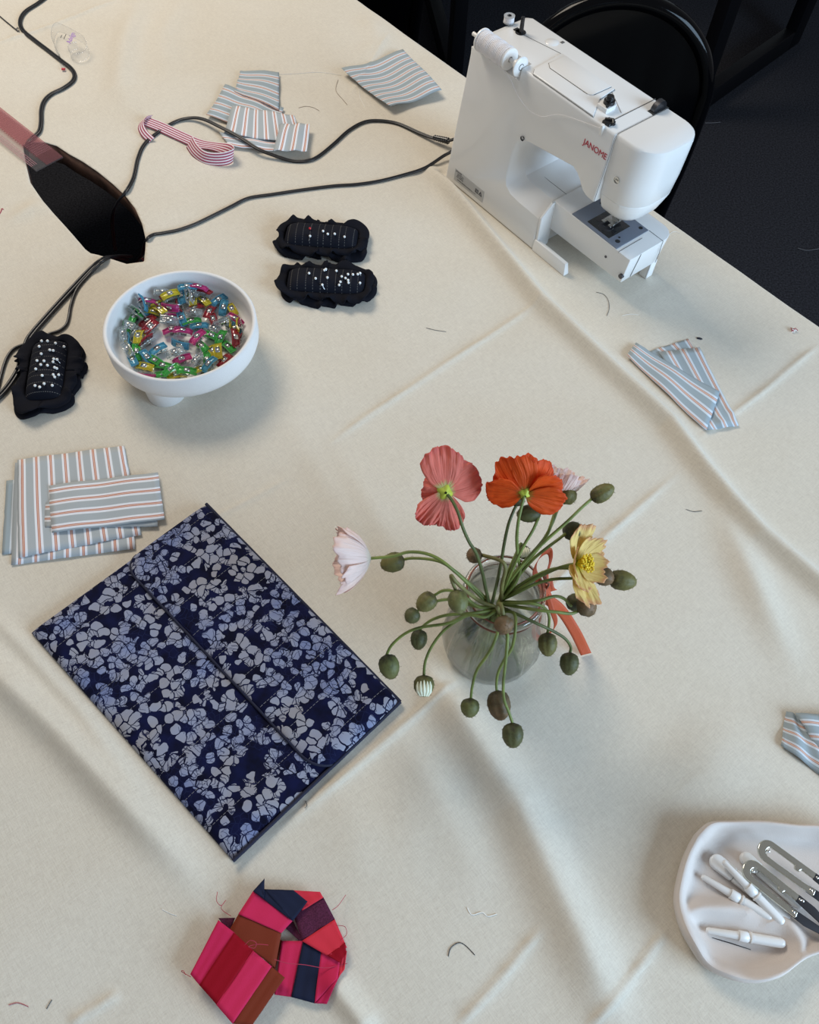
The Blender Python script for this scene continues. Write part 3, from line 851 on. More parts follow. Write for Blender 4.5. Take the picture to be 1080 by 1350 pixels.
mb = MB(); mb.lathe([(.0001,.0004),(.0028,.0004),(.0034,-.002)], 18, 0, (.1405, .0145, .1425), 'Y'); mb.build('case_screw', M_DSTEEL, parent=sm)
# lid on the top with its inner panel
mb = MB(); mb.prism([(.1235,.034),(.131,.0245),(.243,.0245),(.222,.0565),(.218,.088),(.118,.088)], H - .002, H + .0022); lid = mb.build('top_lid', M_WHITE, parent=sm, bevel=.0012, seg=2)
mb = MB(); mb.prism([(.136,.050)] + [(.205,.050)] + arc(.206,.056,.006,-90,0,4) + [(.213,.0865),(.127,.0865),(.127,.056)], H + .0021, H + .0033); mb.build('lid_panel', M_WHITE, parent=lid, bevel=.0006)
def seam(pts, parent, nm='lid_seam'):
    m_ = MB(); m_.tube(pts, .00030, 6); m_.build(nm, M_SEAM, parent=parent)
seam([(.118,.0882,H+.0006),(.1235,.0338,H+.0006),(.131,.0240,H+.0006),(.244,.0240,H+.0006)], lid)
seam([(.2225,.057,H+.0006),(.2185,.0884,H+.0006),(.118,.0884,H+.0006)], lid)
seam([(.127,.0867,H+.0024),(.1265,.056,H+.0024),(.1355,.0498,H+.0024),(.2055,.0498,H+.0024),(.2125,.056,H+.0024),(.2135,.0866,H+.0024)], lid)
seam([(.053,.077,H+.0002),(.118,.0885,H+.0002)], body, 'slot_seam'); seam([(.218,.083,H+.0002),(.258,.060,H+.0002)], body, 'slot_seam')
# winder, guides, dial, levers
mb = MB(); mb.prism(arc(.047,.078,.0075,0,360,14)[:-1], H - .001, H + .0008); mb.box(.036,.074,H-.001,.047,.082,H+.0008); mb.tube([(.048,.078,H),(.048,.078,H+.021)], [.0032,.0027], 10)
mb.box(.0475,.0745,H+.004,.0485,.0815,H+.02); mb.build('bobbin_winder', M_BLACKP, parent=sm)
mb = MB(); mb.lathe([(.0001,.0006),(.0085,.0006),(.0092,0)], 28, 0, (.090,.0975,H)); mb.build('stitch_guide', M_WHITE, parent=sm)
mb = MB(); mb.box(.096,.106,H-.0005,.1005,.1115,H+.0003); mb.build('code_patch', M_SEAM, parent=sm)
mb = MB(); mb.prism(arc(.2395,.0565,.0085,0,360,16)[:-1], H - .001, H + .006); mb.box(.231,.042,H-.001,.248,.0565,H+.006); mb.build('tension_base', M_WHITE2, parent=sm, bevel=.001)
mb = MB(); mb.lathe([(.0001,.0155),(.0045,.0155),(.0052,.0135),(.0052,.010),(.0072,.010),(.0075,.006)], 22, 0, (.2395,.0545,H)); mb.tube([(.2395,.0545,H+.0085),(.245,.048,H+.0085),(.2455,.044,H+.0085)], .0022, 8); mb.build('thread_guide', M_BLACKP, parent=sm)
mb = MB(); mb.box(.2575,.0255,H-.006,.2695,.038,H+.0035); mb.tube([(.2575,.030,H+.003),(.266,.036,H+.004),(.272,.031,H+.003)], .0026, 8); mb.build('take_up_lever', M_BLACKP, parent=sm, bevel=.0008)
mb = MB(); mb.tube([(.2635,.0235,H-.012),(.2635,.021,H+.002)], [.0032,.0022], 10); mb.build('guide_hook', M_WHITE2, parent=sm)
mb = MB(); mb.lathe([(.0001,-.0035),(.0115,-.0035),(.0115,.0035),(.0001,.0035)], 30, 0, (.2795,.1045,H+.0005), 'X', wob=lambda r,z,a: r*(1+.03*math.sin(a*14)) if r > .01 else r); mb.build('pressure_dial', M_DSTEEL, parent=sm)
mb = MB(); mb.box(.2745,.090,H-.0006,.2845,.1175,H+.0004); mb.build('dial_slot', M_PORT, parent=sm)
# spool holder: pin, cap
mb = MB(); mb.tube([(.012,SPY,SPZ),(.104,SPY,SPZ)], .0028, 10); mb.build('spool_pin', M_WHITE2, parent=sm)
mb = MB(); mb.lathe([(.003,-.011),(.0052,-.010),(.0052,-.003),(.0128,-.001),(.0132,0),(.0125,.0012),(.006,.0016),(.0001,.0014)], 36, 0, (.1085,SPY,SPZ), 'X'); cap = mb.build('spool_cap', M_WHITE2, parent=sm)
mb = MB(); mb.tube([(.1103, SPY + .004*math.cos(R(a)), SPZ + .004*math.sin(R(a))) for a in range(20, 300, 20)], .0004, 5); mb.build('cap_mark', M_INK, parent=cap)
mb = MB(); mb.box(.012,.0215,H-.026,.016,.026,H-.017); mb.build('spool_bracket', M_WHITE2, parent=sm)

def in_machine(p): return MACH @ Vector(p)
# the spool on its pin, the bobbin on the winder peg: things of their own
mrot = MACH.to_3x3().to_4x4()
sp = empty('thread_spool', (0,0,0), 'white thread spool lying on the pin along the top edge of the sewing machine', 'thread spool', mat=Matrix.Translation(in_machine((.030,SPY,SPZ))) @ mrot)
mb = MB(); mb.lathe([(.0036,0),(SPR,0),(SPR,.0022),(.0125,.0028),(.0125,.055),(SPR-.0005,.0558),(SPR-.001,.058),(.0115,.0585),(.0036,.0585)], 40, 0, (0,0,0), 'X'); mb.build('core', M_WHITE2, parent=sp)
mb = MB(); mb.lathe([(.0126,.003)] + [(.0141 + .0004*math.sin(k*2.1) + .0003*math.sin(k*.37), .003 + .0515*k/60) for k in range(61)] + [(.0126,.0552)], 40, 0, (0,0,0), 'X'); mb.build('thread_winding', M_THREADW, parent=sp)
bo = empty('bobbin', (0,0,0), 'small clear bobbin of white thread on the top left corner of the sewing machine', 'bobbin', mat=Matrix.Translation(in_machine((.018,.082,H))) @ mrot)
mb = MB()
for z in (0, .0078): mb.lathe([(.0022,z),(.0078,z),(.0078,z+.0011),(.0022,z+.0011)], 30, 0)
mb.build('flange', clear_plastic('bobbin_plastic', (.9,.92,.93), .45, .1, (.7,.72,.74)), parent=bo)
mb = MB(); mb.lathe([(.0030,.0011),(.0070,.0012),(.0072,.0045),(.0070,.0077),(.0030,.0078)], 28, 0); mb.build('thread_winding', M_THREADW, parent=bo)
mb = MB(); mb.lathe([(.0018,0),(.0030,0),(.0030,.0091),(.0018,.0091)], 18, 0); mb.build('hub', M_DSTEEL, parent=bo)
# loose end from the spool
mb = MB(); mb.tube(catmull([in_machine(p) for p in ((.075,SPY-.0150,SPZ-.003),(.098,.0145,H-.016),(.118,.0075+.006,.196),(.14,.0135,.187),(.165,.0150,.188),(.185,.0175,.20),(.2,.0185,.207),(.236,.0195,.216),(.262,.0195,.222))], 8), .00035, 5)
tag(mb.build('thread', M_THREADW), 'fine white thread hanging from the spool across the back of the sewing machine', 'thread')

# ------------------------------------------------------------------ cords
def cord(pts, label, r=.0027, twin=True, plug=None):
    """pts: (x, y[, h]) photo pixels; h above the cloth, or below the table top inside the opening"""
    P = []
    for q in pts:
        if len(q) == 3 and q[2] < 0: P.append(at(q[0], q[1], q[2]))
        elif len(q) == 3 and isinstance(q[2], str): P.append(in_machine(q[0]))
        else: P.append(on(q[0], q[1], r + (q[2] if len(q) == 3 else 0)))
    C = catmull(P, 10)
    root = empty('power_cord', P[0], label, 'cord')
    if twin:
        for sgn in (-1, 1):
            S = []
            for i, p in enumerate(C):
                t = C[min(i+1, len(C)-1)] - C[max(i-1, 0)]; s_ = Vector((-t.y, t.x, 0))
                s_ = s_.normalized()*(r*.72*sgn) if s_.length > 1e-9 else Vector((r*.72*sgn, 0, 0))
                S.append(p + s_ - P[0])
            mb = MB(); mb.tube(S, r*.82, 8); mb.build('strand', M_CORD, parent=root)
    else:
        mb = MB(); mb.tube([p - P[0] for p in C], r, 10); mb.build('cable', M_CORD, parent=root)
    if plug:
        a, b_ = [Vector(p) - P[0] for p in plug]
        mb = MB(); L = 14
        mb.tube([a.lerp(b_, i/L) for i in range(L+1)], [.0045 + (.0012 if i % 2 else 0) - .0012*i/L for i in range(L+1)], 12); mb.build('plug', M_BLACKP, parent=root)
    return root
cord([(606,190,.014),(596,200,.010),(584,207,.006),(560,222),(530,232),(500,239.5),(470,244),(440,246),(400,251),(360,257),(328,262),(305,273),(285,283),(258,296),(235,304),(215,308),(203,310),(194,316,.001),(190,325,-.02),(187,336,-.07),(180,345,-.2)],
     'thin black cord running from the sewing machine down into the right tip of the opening', .0019)
cord([(604,182,.02),(592,186,.012),(575,184,.006),(555,177,.002),(525,164),(500,160),(480,162),(460,173),(440,191),(420,207),(405,213),(385,213),(362,206,.004),(340,197,.008),(315,181,.010),(290,168,.009),(268,158,.006),(250,156.5,.002),(230,162),(205,178),(190,192),(182,210),(176,236),(166,254,.001),(155,266,-.012),(149,280,-.035),(148,300,-.09),(152,330,-.22)],
     'black cord looping over the fabric scraps from the sewing machine plug into the opening', .0021,
     plug=(on(592,187,.012), on(572,182,.008)))
cord([(75,-14),(52,4),(34,16),(27,28),(30,40),(45,53),(62,66),(80,80),(93,90),(98.5,99),(96,108),(84,117),(68,125),(59,134),(55,146),(54.5,162),(52,174),(44,182),(37,190),(35,200,-.004),(36,218,-.015),(38,240,-.035),(44,262,-.08),(60,285,-.2)],
     'black cord winding down from the top left corner into the left tip of the opening', .0025)
cord([(172,338,-.12),(152,338,-.02),(138,342,.002),(122,354),(98,379),(75,404),(58,423),(45,438),(37,450),(32.5,468),(24,490),(8,514),(-12,534)],
     'thick black cord leaving the lower end of the opening towards the left edge', .0030)
cord([(168,342,-.10),(148,340,-.02),(135,346,.002),(119,362),(102,382),(94,403),(91,420),(87,430),(78,437),(66,441),(52,448),(35,454),(20,460),(11,470),(5,485),(-2,512)],
     'thin black cord curling under the upright black pincushion at the left', .0022, False)
# ------------------------------------------------------------------ pincushions
def pincushion(cx, cy, ax, ay, a, b_, h, label, seed, rw=.010, nl=17):
    c = on(cx, cy); d = on(ax, ay) - c
    rz = math.atan2(d.y, d.x)
    root = empty('pincushion', c, label, 'pincushion', 'black ruffled pincushions', rz)
    rnd = random.Random(seed)
    def surf(x, y):
        u, v = max(-1, min(1, x/a)), max(-1, min(1, y/b_))
        return .004 + h*math.sqrt(max(0, (1 - u**6)*(1 - abs(v)**2.6)))
    mb = MB(); N, Mm = 36, 24
    rows = []; uvs = []
    for j in range(Mm + 1):
        v = math.sin((j/Mm*2 - 1)*PI/2)
        rows.append([(a*math.sin((i/N*2 - 1)*PI/2), b_*v, surf(a*math.sin((i/N*2-1)*PI/2), b_*v)) for i in range(N + 1)])
        uvs.append([(p[0] + seed, p[1]) for p in rows[-1]])
    mb.grid(rows, uvs)
    mb.grid([[(x, y, .002) for x, y, z in r] for r in rows][::-1], uvs[::-1])
    mb.build('cushion', M_PCL, parent=root)
    # gathered ruffle: two soft wavy layers round the seam
    K = 260
    raw = []
    for k in range(2000):
        t = 2*PI*k/2000; cx_, sx_ = math.cos(t), math.sin(t); e = .42
        raw.append((a*math.copysign(abs(cx_)**e, cx_), b_*math.copysign(abs(sx_)**e, sx_)))
    Ls = [0]
    for k in range(1, 2001): Ls.append(Ls[-1] + math.dist(raw[k % 2000], raw[k-1]))
    tot = Ls[-1]; per = []; k = 0
    for i in range(K):
        while Ls[k+1] < tot*i/K: k += 1
        per.append(raw[k])
    nrm = []
    for i in range(K):
        p, q = per[(i-5) % K], per[(i+5) % K]; l_ = math.dist(p, q); nrm.append(((q[1]-p[1])/l_, -(q[0]-p[0])/l_))
    for layer in range(2):
        f1 = round(tot/.030); ph = rnd.random()*6 + layer*1.7
        rows = []
        for j in range(9):
            q = j/8; row = []
            for i in range(K):
                w = i/K*2*PI; x, y = per[i]; nx, ny = nrm[i]
                wv = w*f1 + ph + 1.1*math.sin(w*2 + seed) + .7*math.sin(w*5 + ph)
                big = math.sin(wv); sq = big
                ext = rw*(1 + .26*math.sin(w*3 + ph) + .16*math.cos(wv))*(1 - .12*layer)
                r = ext*math.sin(q*PI/2*1.05)
                z = .0075 + (.006*layer) + (.0042*q)*(1 - q)*2 + q*(.0050*sq + .0008*math.sin(wv*3)) - .0035*q*(1 - layer)
                tang = .0035*q*math.cos(wv)
                row.append((x + nx*r - ny*tang, y + ny*r + nx*tang, max(.0012, z)))
            rows.append(row)
        mb = MB(); mb.grid(rows, None, closed_u=True)
        mb.build('ruffle', M_PRUF, parent=root, solid=.0013)
    inv = Matrix.Rotation(-rz, 3, 'Z')
    def place(px, py):
        hh = h
        for _ in range(6):
            p = at(px, py, hh + c.z - TOP); q = inv @ (p - c); hh = surf(q.x, q.y) + .0022
        return p, q
    return root, place, c, rz
ORD = ['first','second','third','fourth','fifth','sixth','seventh','eighth','ninth','tenth','eleventh','twelfth','thirteenth','fourteenth','fifteenth','sixteenth','seventeenth','eighteenth','nineteenth','twentieth','twenty first','twenty second','twenty third','twenty fourth','twenty fifth','twenty sixth','twenty seventh','twenty eighth']
pin_proto = None
def add_pins(place, pts, where, frm, key, group, red=()):
    global pin_proto
    pts = sorted(pts, key=key)
    w = [i for i, p in enumerate(pts) if p not in red]
    for i, (x, y) in enumerate(pts):
        p, q = place(x, y)
        rnd = random.Random(int(x*31 + y*7))
        if pin_proto is None:
            mb = MB(); mb.ball((0, 0, 0), .00185, 10, 0); sh_ = MB(); sh_.tube([(0, 0, 0), (0, 0, -.007)], .00035, 6)
            pin_proto = D.objects.new('pin', None); 
            hd = mb.build('pin_head', M_PINHEAD); sf = sh_.build('pin_shaft', M_PINST)
            D.objects.remove(pin_proto); pin_proto = (hd.data, sf.data); D.objects.remove(hd); D.objects.remove(sf)
        r_ = (x, y) in red
        lab = f'red headed pin in {where}' if r_ else f'white headed pin in {where}, {ORD[w.index(i)]} from its {frm} end'
        e = empty('pin', p, lab, 'pin', group)
        e.rotation_euler = (rnd.uniform(-.5, .5), rnd.uniform(-.5, .5), 0)
        for nm, me in (('pin_head', pin_proto[0]), ('pin_shaft', pin_proto[1])):
            if r_ and nm == 'pin_head':
                me = me.copy(); me.materials[0] = M_PINRED
            o = D.objects.new(nm, me); COL.objects.link(o); o.parent = e
f = lambda x0, y0, s, pts: [(x0 + X/s, y0 + Y/s) for X, Y in pts]
_, plc, _, _ = pincushion(425, 322, 470, 325, .0550, .0240, .023, 'upper black ruffled pincushion of the pair by the machine, with one red headed pin', 1.3, .0130)
p1 = f(340, 270, 6, [(412,187),(413,247),(516,208),(553,231),(608,230),(685,253),(540,298)])
add_pins(plc, p1, 'the upper pincushion of the pair', 'left', lambda p: p[0], 'pins in the upper pincushion', red=(p1[0],))
_, plc, _, _ = pincushion(431, 381, 480, 383, .0565, .0240, .023, 'lower black ruffled pincushion of the pair, many white pins at its right half', 2.1, .0130)
add_pins(plc, f(340, 270, 6, [(405,541),(420,643),(457,582),(510,633),(526,517),(538,509),(550,575),(621,522),(663,567),(643,634),(653,609),(693,580),(713,549),(714,596),(717,616),(752,551),(790,549),(809,541),(808,618)]),
         'the lower pincushion of the pair', 'left', lambda p: p[0], 'pins in the lower pincushion')
_, plc, _, _ = pincushion(67, 498, 60, 545, .0500, .0245, .024, 'upright black ruffled pincushion at the left edge, beside the white bowl', 3.7, .0165)
add_pins(plc, f(0, 420, 7.714, [(423,228),(483,228),(564,250),(651,285),(398,283),(506,319),(541,325),(419,358),(376,427),(447,430),(546,410),(580,416),(539,440),(414,468),(482,475),(555,497),(577,507),(363,512),(428,578),(541,570),(596,572),(555,594),(448,661),(356,681),(403,695),(531,679),(484,784)]),
         'the pincushion at the left edge', 'far', lambda p: p[1], 'pins in the left pincushion')

# ------------------------------------------------------------------ bowl and clips
BZ = TOP + CLOTH + .0022
bowl = empty('footed_bowl', (BOWL.x, BOWL.y, BZ), 'white speckled footed bowl full of coloured sewing clips, left of the pincushion pair', 'bowl')
BR = .0965
mb = MB(); mb.lathe([(.0001,.0265),(.062,.0265),(.081,.0275),(.0890,.0300),(.0940,.0350),(BR,.0420),(BR,.0480),(BR,.0665),(BR-.0012,.0682),(BR-.0045,.0682),(BR-.0058,.0665),(BR-.0062,.050),(.086,.0405),(.078,.0375),(.0001,.0365)], 96)
mb.build('dish', M_CERAM, parent=bowl)
fp = at(219, 523); fa = math.atan2(fp.y - BOWL.y, fp.x - BOWL.x)
for k in range(3):
    a = fa + k*2*PI/3; fr_ = .0625 if k == 0 else .050; x, y = fr_*math.cos(a), fr_*math.sin(a)
    mb = MB(); mb.lathe([(.0001,0),(.0240,0),(.0250,.0012),(.0262,.0275),(.0001,.0275)], 40, 0, (x, y, 0)); mb.build('foot', M_CERAM, parent=bowl)
CC = {'yellow': (.80,.70,.05), 'green': (.10,.62,.12), 'pink': (.72,.07,.32), 'red': (.50,.03,.05), 'blue': (.12,.47,.66), 'clear': (.86,.89,.90)}
clip_mesh = {}
def clip_parts():
    top = MB()
    rows = []
    for y in (-.0050, .0050):
        rows.append([(-.0135 + .027*i/8, y, .0066 + .0030*(1 - abs(i - 3)/5)**1 - (.0022 if i == 8 else 0)) for i in range(9)])
    top.grid(rows)
    for y in (-.005, .005): top.tube([(p[0], y, p[2]) for p in rows[0]], .0009, 5)
    for k in (0, 8): top.tube([(rows[0][k][0], -.005, rows[0][k][2]), (rows[0][k][0], .005, rows[0][k][2])], .0009, 5)
    bot = MB(); bot.box(-.0135,-.0050,0,.0135,.0050,.0013)
    for y in (-.0046, .0046): bot.tube([(-.0135, y, .0016), (.0135, y, .0016)], .0007, 5)
    bot.box(-.0135,-.0050,.0013,-.0125,.005,.0035)
    spg = MB()
    prof = [(.0048,.0104),(-.0035,.0108),(-.0046,.0090),(-.0046,.0012),(-.0035,-.0002),(.0048,-.0002)]
    rows = [[(x, y, z) for x, z in prof] for y in (-.0034, .0034)]
    spg.grid(rows)
    return top, bot, spg
t_, b__, s__ = clip_parts()
for nm, c in CC.items():
    m = clear_plastic(nm + '_clip_plastic', tuple(.25 + .75*x for x in c), .42 if nm != 'clear' else .10, .12, c)
    o = t_.build('coloured_jaw', m, solid=.0010); clip_mesh[nm] = o
o_bot = b__.build('clear_jaw', clear_plastic('clear_clip_plastic', (.93,.95,.95), .10, .1, (.7,.74,.74))); o_spg = s__.build('spring', M_STEEL, solid=.0004)
CL = [('yellow',565,110,0),('yellow',275,210,-30),('green',420,170,-20),('pink',230,285,-5),('blue',140,320,20),('red',440,262,-30),('yellow',455,285,-25),('blue',550,270,82),('yellow',622,280,90),('yellow',712,280,45),
('red',725,212,20),('pink',712,163,10),('red',645,343,-28),('red',760,372,-60),('blue',845,252,-35),('blue',868,335,-75),('yellow',970,332,60),('pink',958,430,30),('yellow',888,470,82),('blue',965,500,50),('yellow',1052,500,75),
('red',1012,618,-52),('red',952,595,85),('green',850,578,-65),('green',903,645,42),('red',880,752,-42),('green',702,642,45),('green',775,558,20),('yellow',790,680,60),('yellow',838,700,85),('blue',680,488,-6),('clear',800,500,30),
('red',790,430,70),('green',622,450,-10),('blue',548,425,70),('pink',470,415,0),('pink',466,520,-14),('clear',445,450,0),('red',268,450,-36),('yellow',320,372,10),('yellow',372,385,40),('red',292,500,-40),('red',275,615,-34),
('blue',348,665,-30),('blue',535,602,10),('pink',672,592,-40),('pink',540,742,-20),('clear',505,708,-8),('pink',552,552,0),('green',60,372,-60),('green',150,405,42),('clear',185,430,35),('green',62,490,90),('blue',92,605,86),
('clear',25,572,88),('clear',140,490,30),('clear',182,530,-35),('yellow',212,590,-75),('yellow',35,690,65),('green',180,685,86),('blue',155,755,65),('blue',262,730,50),('yellow',250,800,15),('pink',270,862,10),('green',395,795,15),
('green',400,872,-4),('yellow',498,880,-20),('green',572,862,-6),('yellow',700,830,-20),('clear',665,785,-45),('blue',770,812,-40),('green',750,750,85),('clear',660,722,85),('clear',320,520,-50),('blue',595,190,-10),('clear',380,230,0),
('clear',640,390,10),('blue',220,360,60),('clear',622,200,20),('red',545,330,70),('pink',470,340,15),('clear',860,455,-20),('clear',130,690,60),('green',330,760,30),('clear',590,300,85),('clear',250,560,80),('green',470,850,-30)]
placed = []; seen_labels = {}
crnd = random.Random(3)
info = []
for col, X, Y, ang in CL:
    px, py = 150 + X/6, 350 + Y/6
    p = at(px, py, .047)
    dx, dy = p.x - BOWL.x, p.y - BOWL.y; rr = math.hypot(dx, dy)
    lim = .0755
    if rr > lim: dx, dy = dx*lim/rr, dy*lim/rr
    lev = 0
    while any(l == lev and math.hypot(dx - a, dy - b_) < (.0125 if lev < 2 else .010) for a, b_, l in placed) and lev < 3: lev += 1
    placed.append((dx, dy, lev))
    q = at(px + math.cos(R(ang)), py + math.sin(R(ang)), .047) - p
    info.append((col, dx, dy, lev, math.atan2(q.y, q.x), px, py))
def sector(dx, dy):
    v = Vector((dx, dy, 0)); x, y = v.dot(CR), v.dot(Vector((0, 1, 0)))
    r = math.hypot(x, y); a = math.degrees(math.atan2(y, x)) % 360
    names = ['right', 'back right', 'back', 'back left', 'left', 'front left', 'front', 'front right']
    w = names[int(((a + 22.5) % 360)//45)]
    return ('middle towards the ' + w) if r < .043 else ('at the ' + w + ' rim')
groups = {}
for i, (col, dx, dy, lev, rz, px, py) in enumerate(info): groups.setdefault((col, sector(dx, dy)), []).append(i)
lab = {}
for (col, s_), ids in groups.items():
    ids.sort(key=lambda i: info[i][5])
    for k, i in enumerate(ids):
        lab[i] = f'{col} clip in the white bowl, {s_}' + ('' if len(ids) == 1 else f', {ORD[k]} from the left there')
for i, (col, dx, dy, lev, rz, px, py) in enumerate(info):
    z = BZ + .0382 + lev*.0062 + crnd.random()*.0012
    e = empty('sewing_clip', (BOWL.x + dx, BOWL.y + dy, z), lab[i], 'clip', 'sewing clips in the white bowl')
    onside = crnd.random() < .22
    tilt = crnd.uniform(-.12, .12) + (crnd.uniform(-.35, .35) if lev else 0)
    e.rotation_euler = (R(70)*crnd.choice((-1, 1)) if onside else crnd.uniform(-.2, .2) + (crnd.uniform(-.3, .3) if lev else 0), tilt, rz + (PI if crnd.random() < .5 else 0))
    e.scale = (.84, .84, .84)
    if onside: e.location.z += .0035
    for src in (clip_mesh[col], o_bot, o_spg):
        c = src.copy(); COL.objects.link(c); c.parent = e
for o in list(clip_mesh.values()) + [o_bot, o_spg]: D.objects.remove(o)

# ------------------------------------------------------------------ glass jar, water, ribbon
def glass(name, tint, refr, edge=1.0, bumpy=False):
    m, nt, b, out = newmat(name)
    nt.nodes.remove(b)
    t = nt.nodes.new('ShaderNodeBsdfTransparent')
    lw_ = nt.nodes.new('ShaderNodeLayerWeight'); lw_.inputs[0].default_value = .5
    nt.links.new(ramp_from(nt, lw_.outputs['Facing'], [(.0, tint), (.35, tint), (.72, tuple(c*.74 for c in tint)), (1.0, tuple(c*.40 for c in tint))]), t.inputs[0])
    rf = nt.nodes.new('ShaderNodeBsdfGlass'); rf.inputs['IOR'].default_value = 1.25; rf.inputs['Color'].default_value = (*tint, 1); rf.inputs['Roughness'].default_value = 0
    g = nt.nodes.new('ShaderNodeBsdfGlossy'); g.inputs['Roughness'].default_value = .04
    mx = nt.nodes.new('ShaderNodeMixShader'); mx.inputs[0].default_value = refr
    nt.links.new(t.outputs[0], mx.inputs[1]); nt.links.new(rf.outputs[0], mx.inputs[2])
    m2 = nt.nodes.new('ShaderNodeMixShader'); nt.links.new(math_n(nt, 'MULTIPLY', schlick(nt), edge), m2.inputs[0])
    nt.links.new(mx.outputs[0], m2.inputs[1]); nt.links.new(g.outputs[0], m2.inputs[2])
    nt.links.new(m2.outputs[0], out.inputs['Surface'])
    return m
M_GLASS = glass('clear_glass', (.965, .98, .972), .40, 1.3)
M_WATER = glass('vase_water', (.955, .965, .95), .03, .8)
JZ = BZ
jar = empty('glass_jar', (JAR.x, JAR.y, JZ), 'ribbed clear glass jar holding the bunch of poppies, beside the blue pouch', 'jar')
def ribs(r, z, a): return r*(1 + .034*max(0, math.cos(12*a))**3*max(0, min(1, (z - .004)/.012))*max(0, min(1, (.098 - z)/.02)))
outer = [(.0001,0),(.045,0),(.0520,.0025),(.0535,.010),(.0535,.020),(.0530,.038),(.0500,.062),(.0460,.084),(.0415,.101),(.0385,.110),(.0375,.115),(.0395,.1175),(.0412,.121),(.0405,.1255),(.0385,.1275),(.0365,.1272)]
inner = [(.0352,.1245),(.0350,.116),(.0360,.109),(.0395,.099),(.0440,.082),(.0480,.060),(.0512,.037),(.0525,.020),(.0520,.011),(.047,.006),(.0001,.0055)]
mb = MB(); mb.lathe(outer, 288, 0, wob=ribs); mb2 = MB(); mb.lathe(inner, 288, 0)
n0 = (len(outer) - 1)*288; n1 = len(outer)*288
for k in range(288): mb.face((n0 + k, n0 + (k+1) % 288, n1 + (k+1) % 288, n1 + k))
mb.build('glass_body', M_GLASS, parent=jar)
def torus(mb, r, rr, z, n=72, mi=0, a0=0, a1=360):
    mb.tube([(r*math.cos(R(a0 + (a1-a0)*k/n)), r*math.sin(R(a0 + (a1-a0)*k/n)), z) for k in range(n + 1)], rr, 8, mi)
mb = MB(); torus(mb, .0368, .0009, .1284); mb.build('seal_ring', M_COPPER, parent=jar)
mb = MB(); torus(mb, .0386, .0011, .1125); mb.build('neck_wire', M_COPPER, parent=jar)
a = math.atan2(CR.y*1 + .25, CR.x)
ca, sa = math.cos(R(18)), math.sin(R(18))
mb = MB(); 
for off in (-.004, .004):
    mb.tube(catmull([((.0392)*ca - off*sa, (.0392)*sa + off*ca, .112), ((.0435)*ca - off*sa, (.0435)*sa + off*ca, .118), ((.0440)*ca - off*sa, (.0440)*sa + off*ca, .128), ((.0405)*ca - off*sa, (.0405)*sa + off*ca, .132)], 5), .0011, 7)
mb.tube([((.0405)*ca + .004*sa, (.0405)*sa - .004*ca, .132), ((.0405)*ca - .004*sa, (.0405)*sa + .004*ca, .132)], .0013, 7)
mb.build('wire_clasp', M_COPPER, parent=jar)
mb = MB(); mb.lathe([(.0001,.0062),(.0465,.0066),(.0513,.0115),(.0518,.020),(.0505,.037),(.0478,.057),(.0468,.062),(.0001,.062)], 64)
w = mb.build('water', M_WATER, loc=None); w.location = (JAR.x, JAR.y, JZ)
tag(w, 'clear water filling the lower half of the ribbed glass jar', 'water')

def band(mb, pts, width, side=None, mi=0, u0=0):
    """flat ribbon along pts; side: list of width directions"""
    P = catmull(pts, 8); S = catmull(side, 8) if side else None
    rows = []; uv = []; L = 0
    for i, p in enumerate(P):
        if i: L += (p - P[i-1]).length
        t = P[min(i+1, len(P)-1)] - P[max(i-1, 0)]
        s_ = S[i].normalized() if S else Vector((-t.y, t.x, 0)).normalized()
        rows.append([p + s_*width*(k/4 - .5) for k in range(5)]); uv.append([(width*k/4 + u0, L) for k in range(5)])
    mb.grid(rows, uv, mi)
qf = crop(420, 560, 2.4545)
NKR = Vector((JAR.x, JAR.y, JZ + .112)) + Vector((.0425, .012, 0))
rb = empty('ribbon', NKR, 'orange ribbon tied to the clasp of the glass jar, its tail on the cloth', 'ribbon')
UPV = Vector((0, 0, 1))
def rel(pts): return [p - NKR for p in pts]
mb = MB(); band(mb, rel([NKR, qf(742,545,.116), qf(700,480,.14), qf(716,430,.15), qf(745,408,.15), qf(752,435,.145), qf(738,490,.13), NKR + Vector((.002,0,.002))]), .0075, [Vector((.4,.6,.5))]*8); mb.build('loop', M_RIBBON, parent=rb, solid=.0005)
mb = MB(); band(mb, rel([NKR, qf(738,560,.108), qf(772,588,.092), qf(800,620,.07), qf(832,672,.045), qf(852,712,.02), qf(866,742,.006)]), .0125, [Vector((.8,.5,.1))]*3 + [Vector((.95,.3,0))]*4); mb.build('tail', M_RIBBON, parent=rb, solid=.0005)
mb = MB(); band(mb, rel([NKR, qf(740,500,.118), qf(748,530,.112), qf(757,538,.105)]), .0095, [Vector((.9,.2,.3))]*4); mb.build('short_end', M_RIBBON, parent=rb, solid=.0005)
mb = MB(); band(mb, rel([NKR, qf(752,590,.10), qf(768,640,.085), qf(752,672,.075), qf(712,690,.072), qf(696,670,.08), qf(700,625,.095), qf(722,590,.105)]), .0072, [Vector((.4,.5,.7))]*8); mb.build('loop', M_RIBBON, parent=rb, solid=.0005)
mb = MB(); mb.ball((0,0,0), .0052, 10, sc=(1,1.2,.8)); mb.build('knot', M_RIBBON, parent=rb)

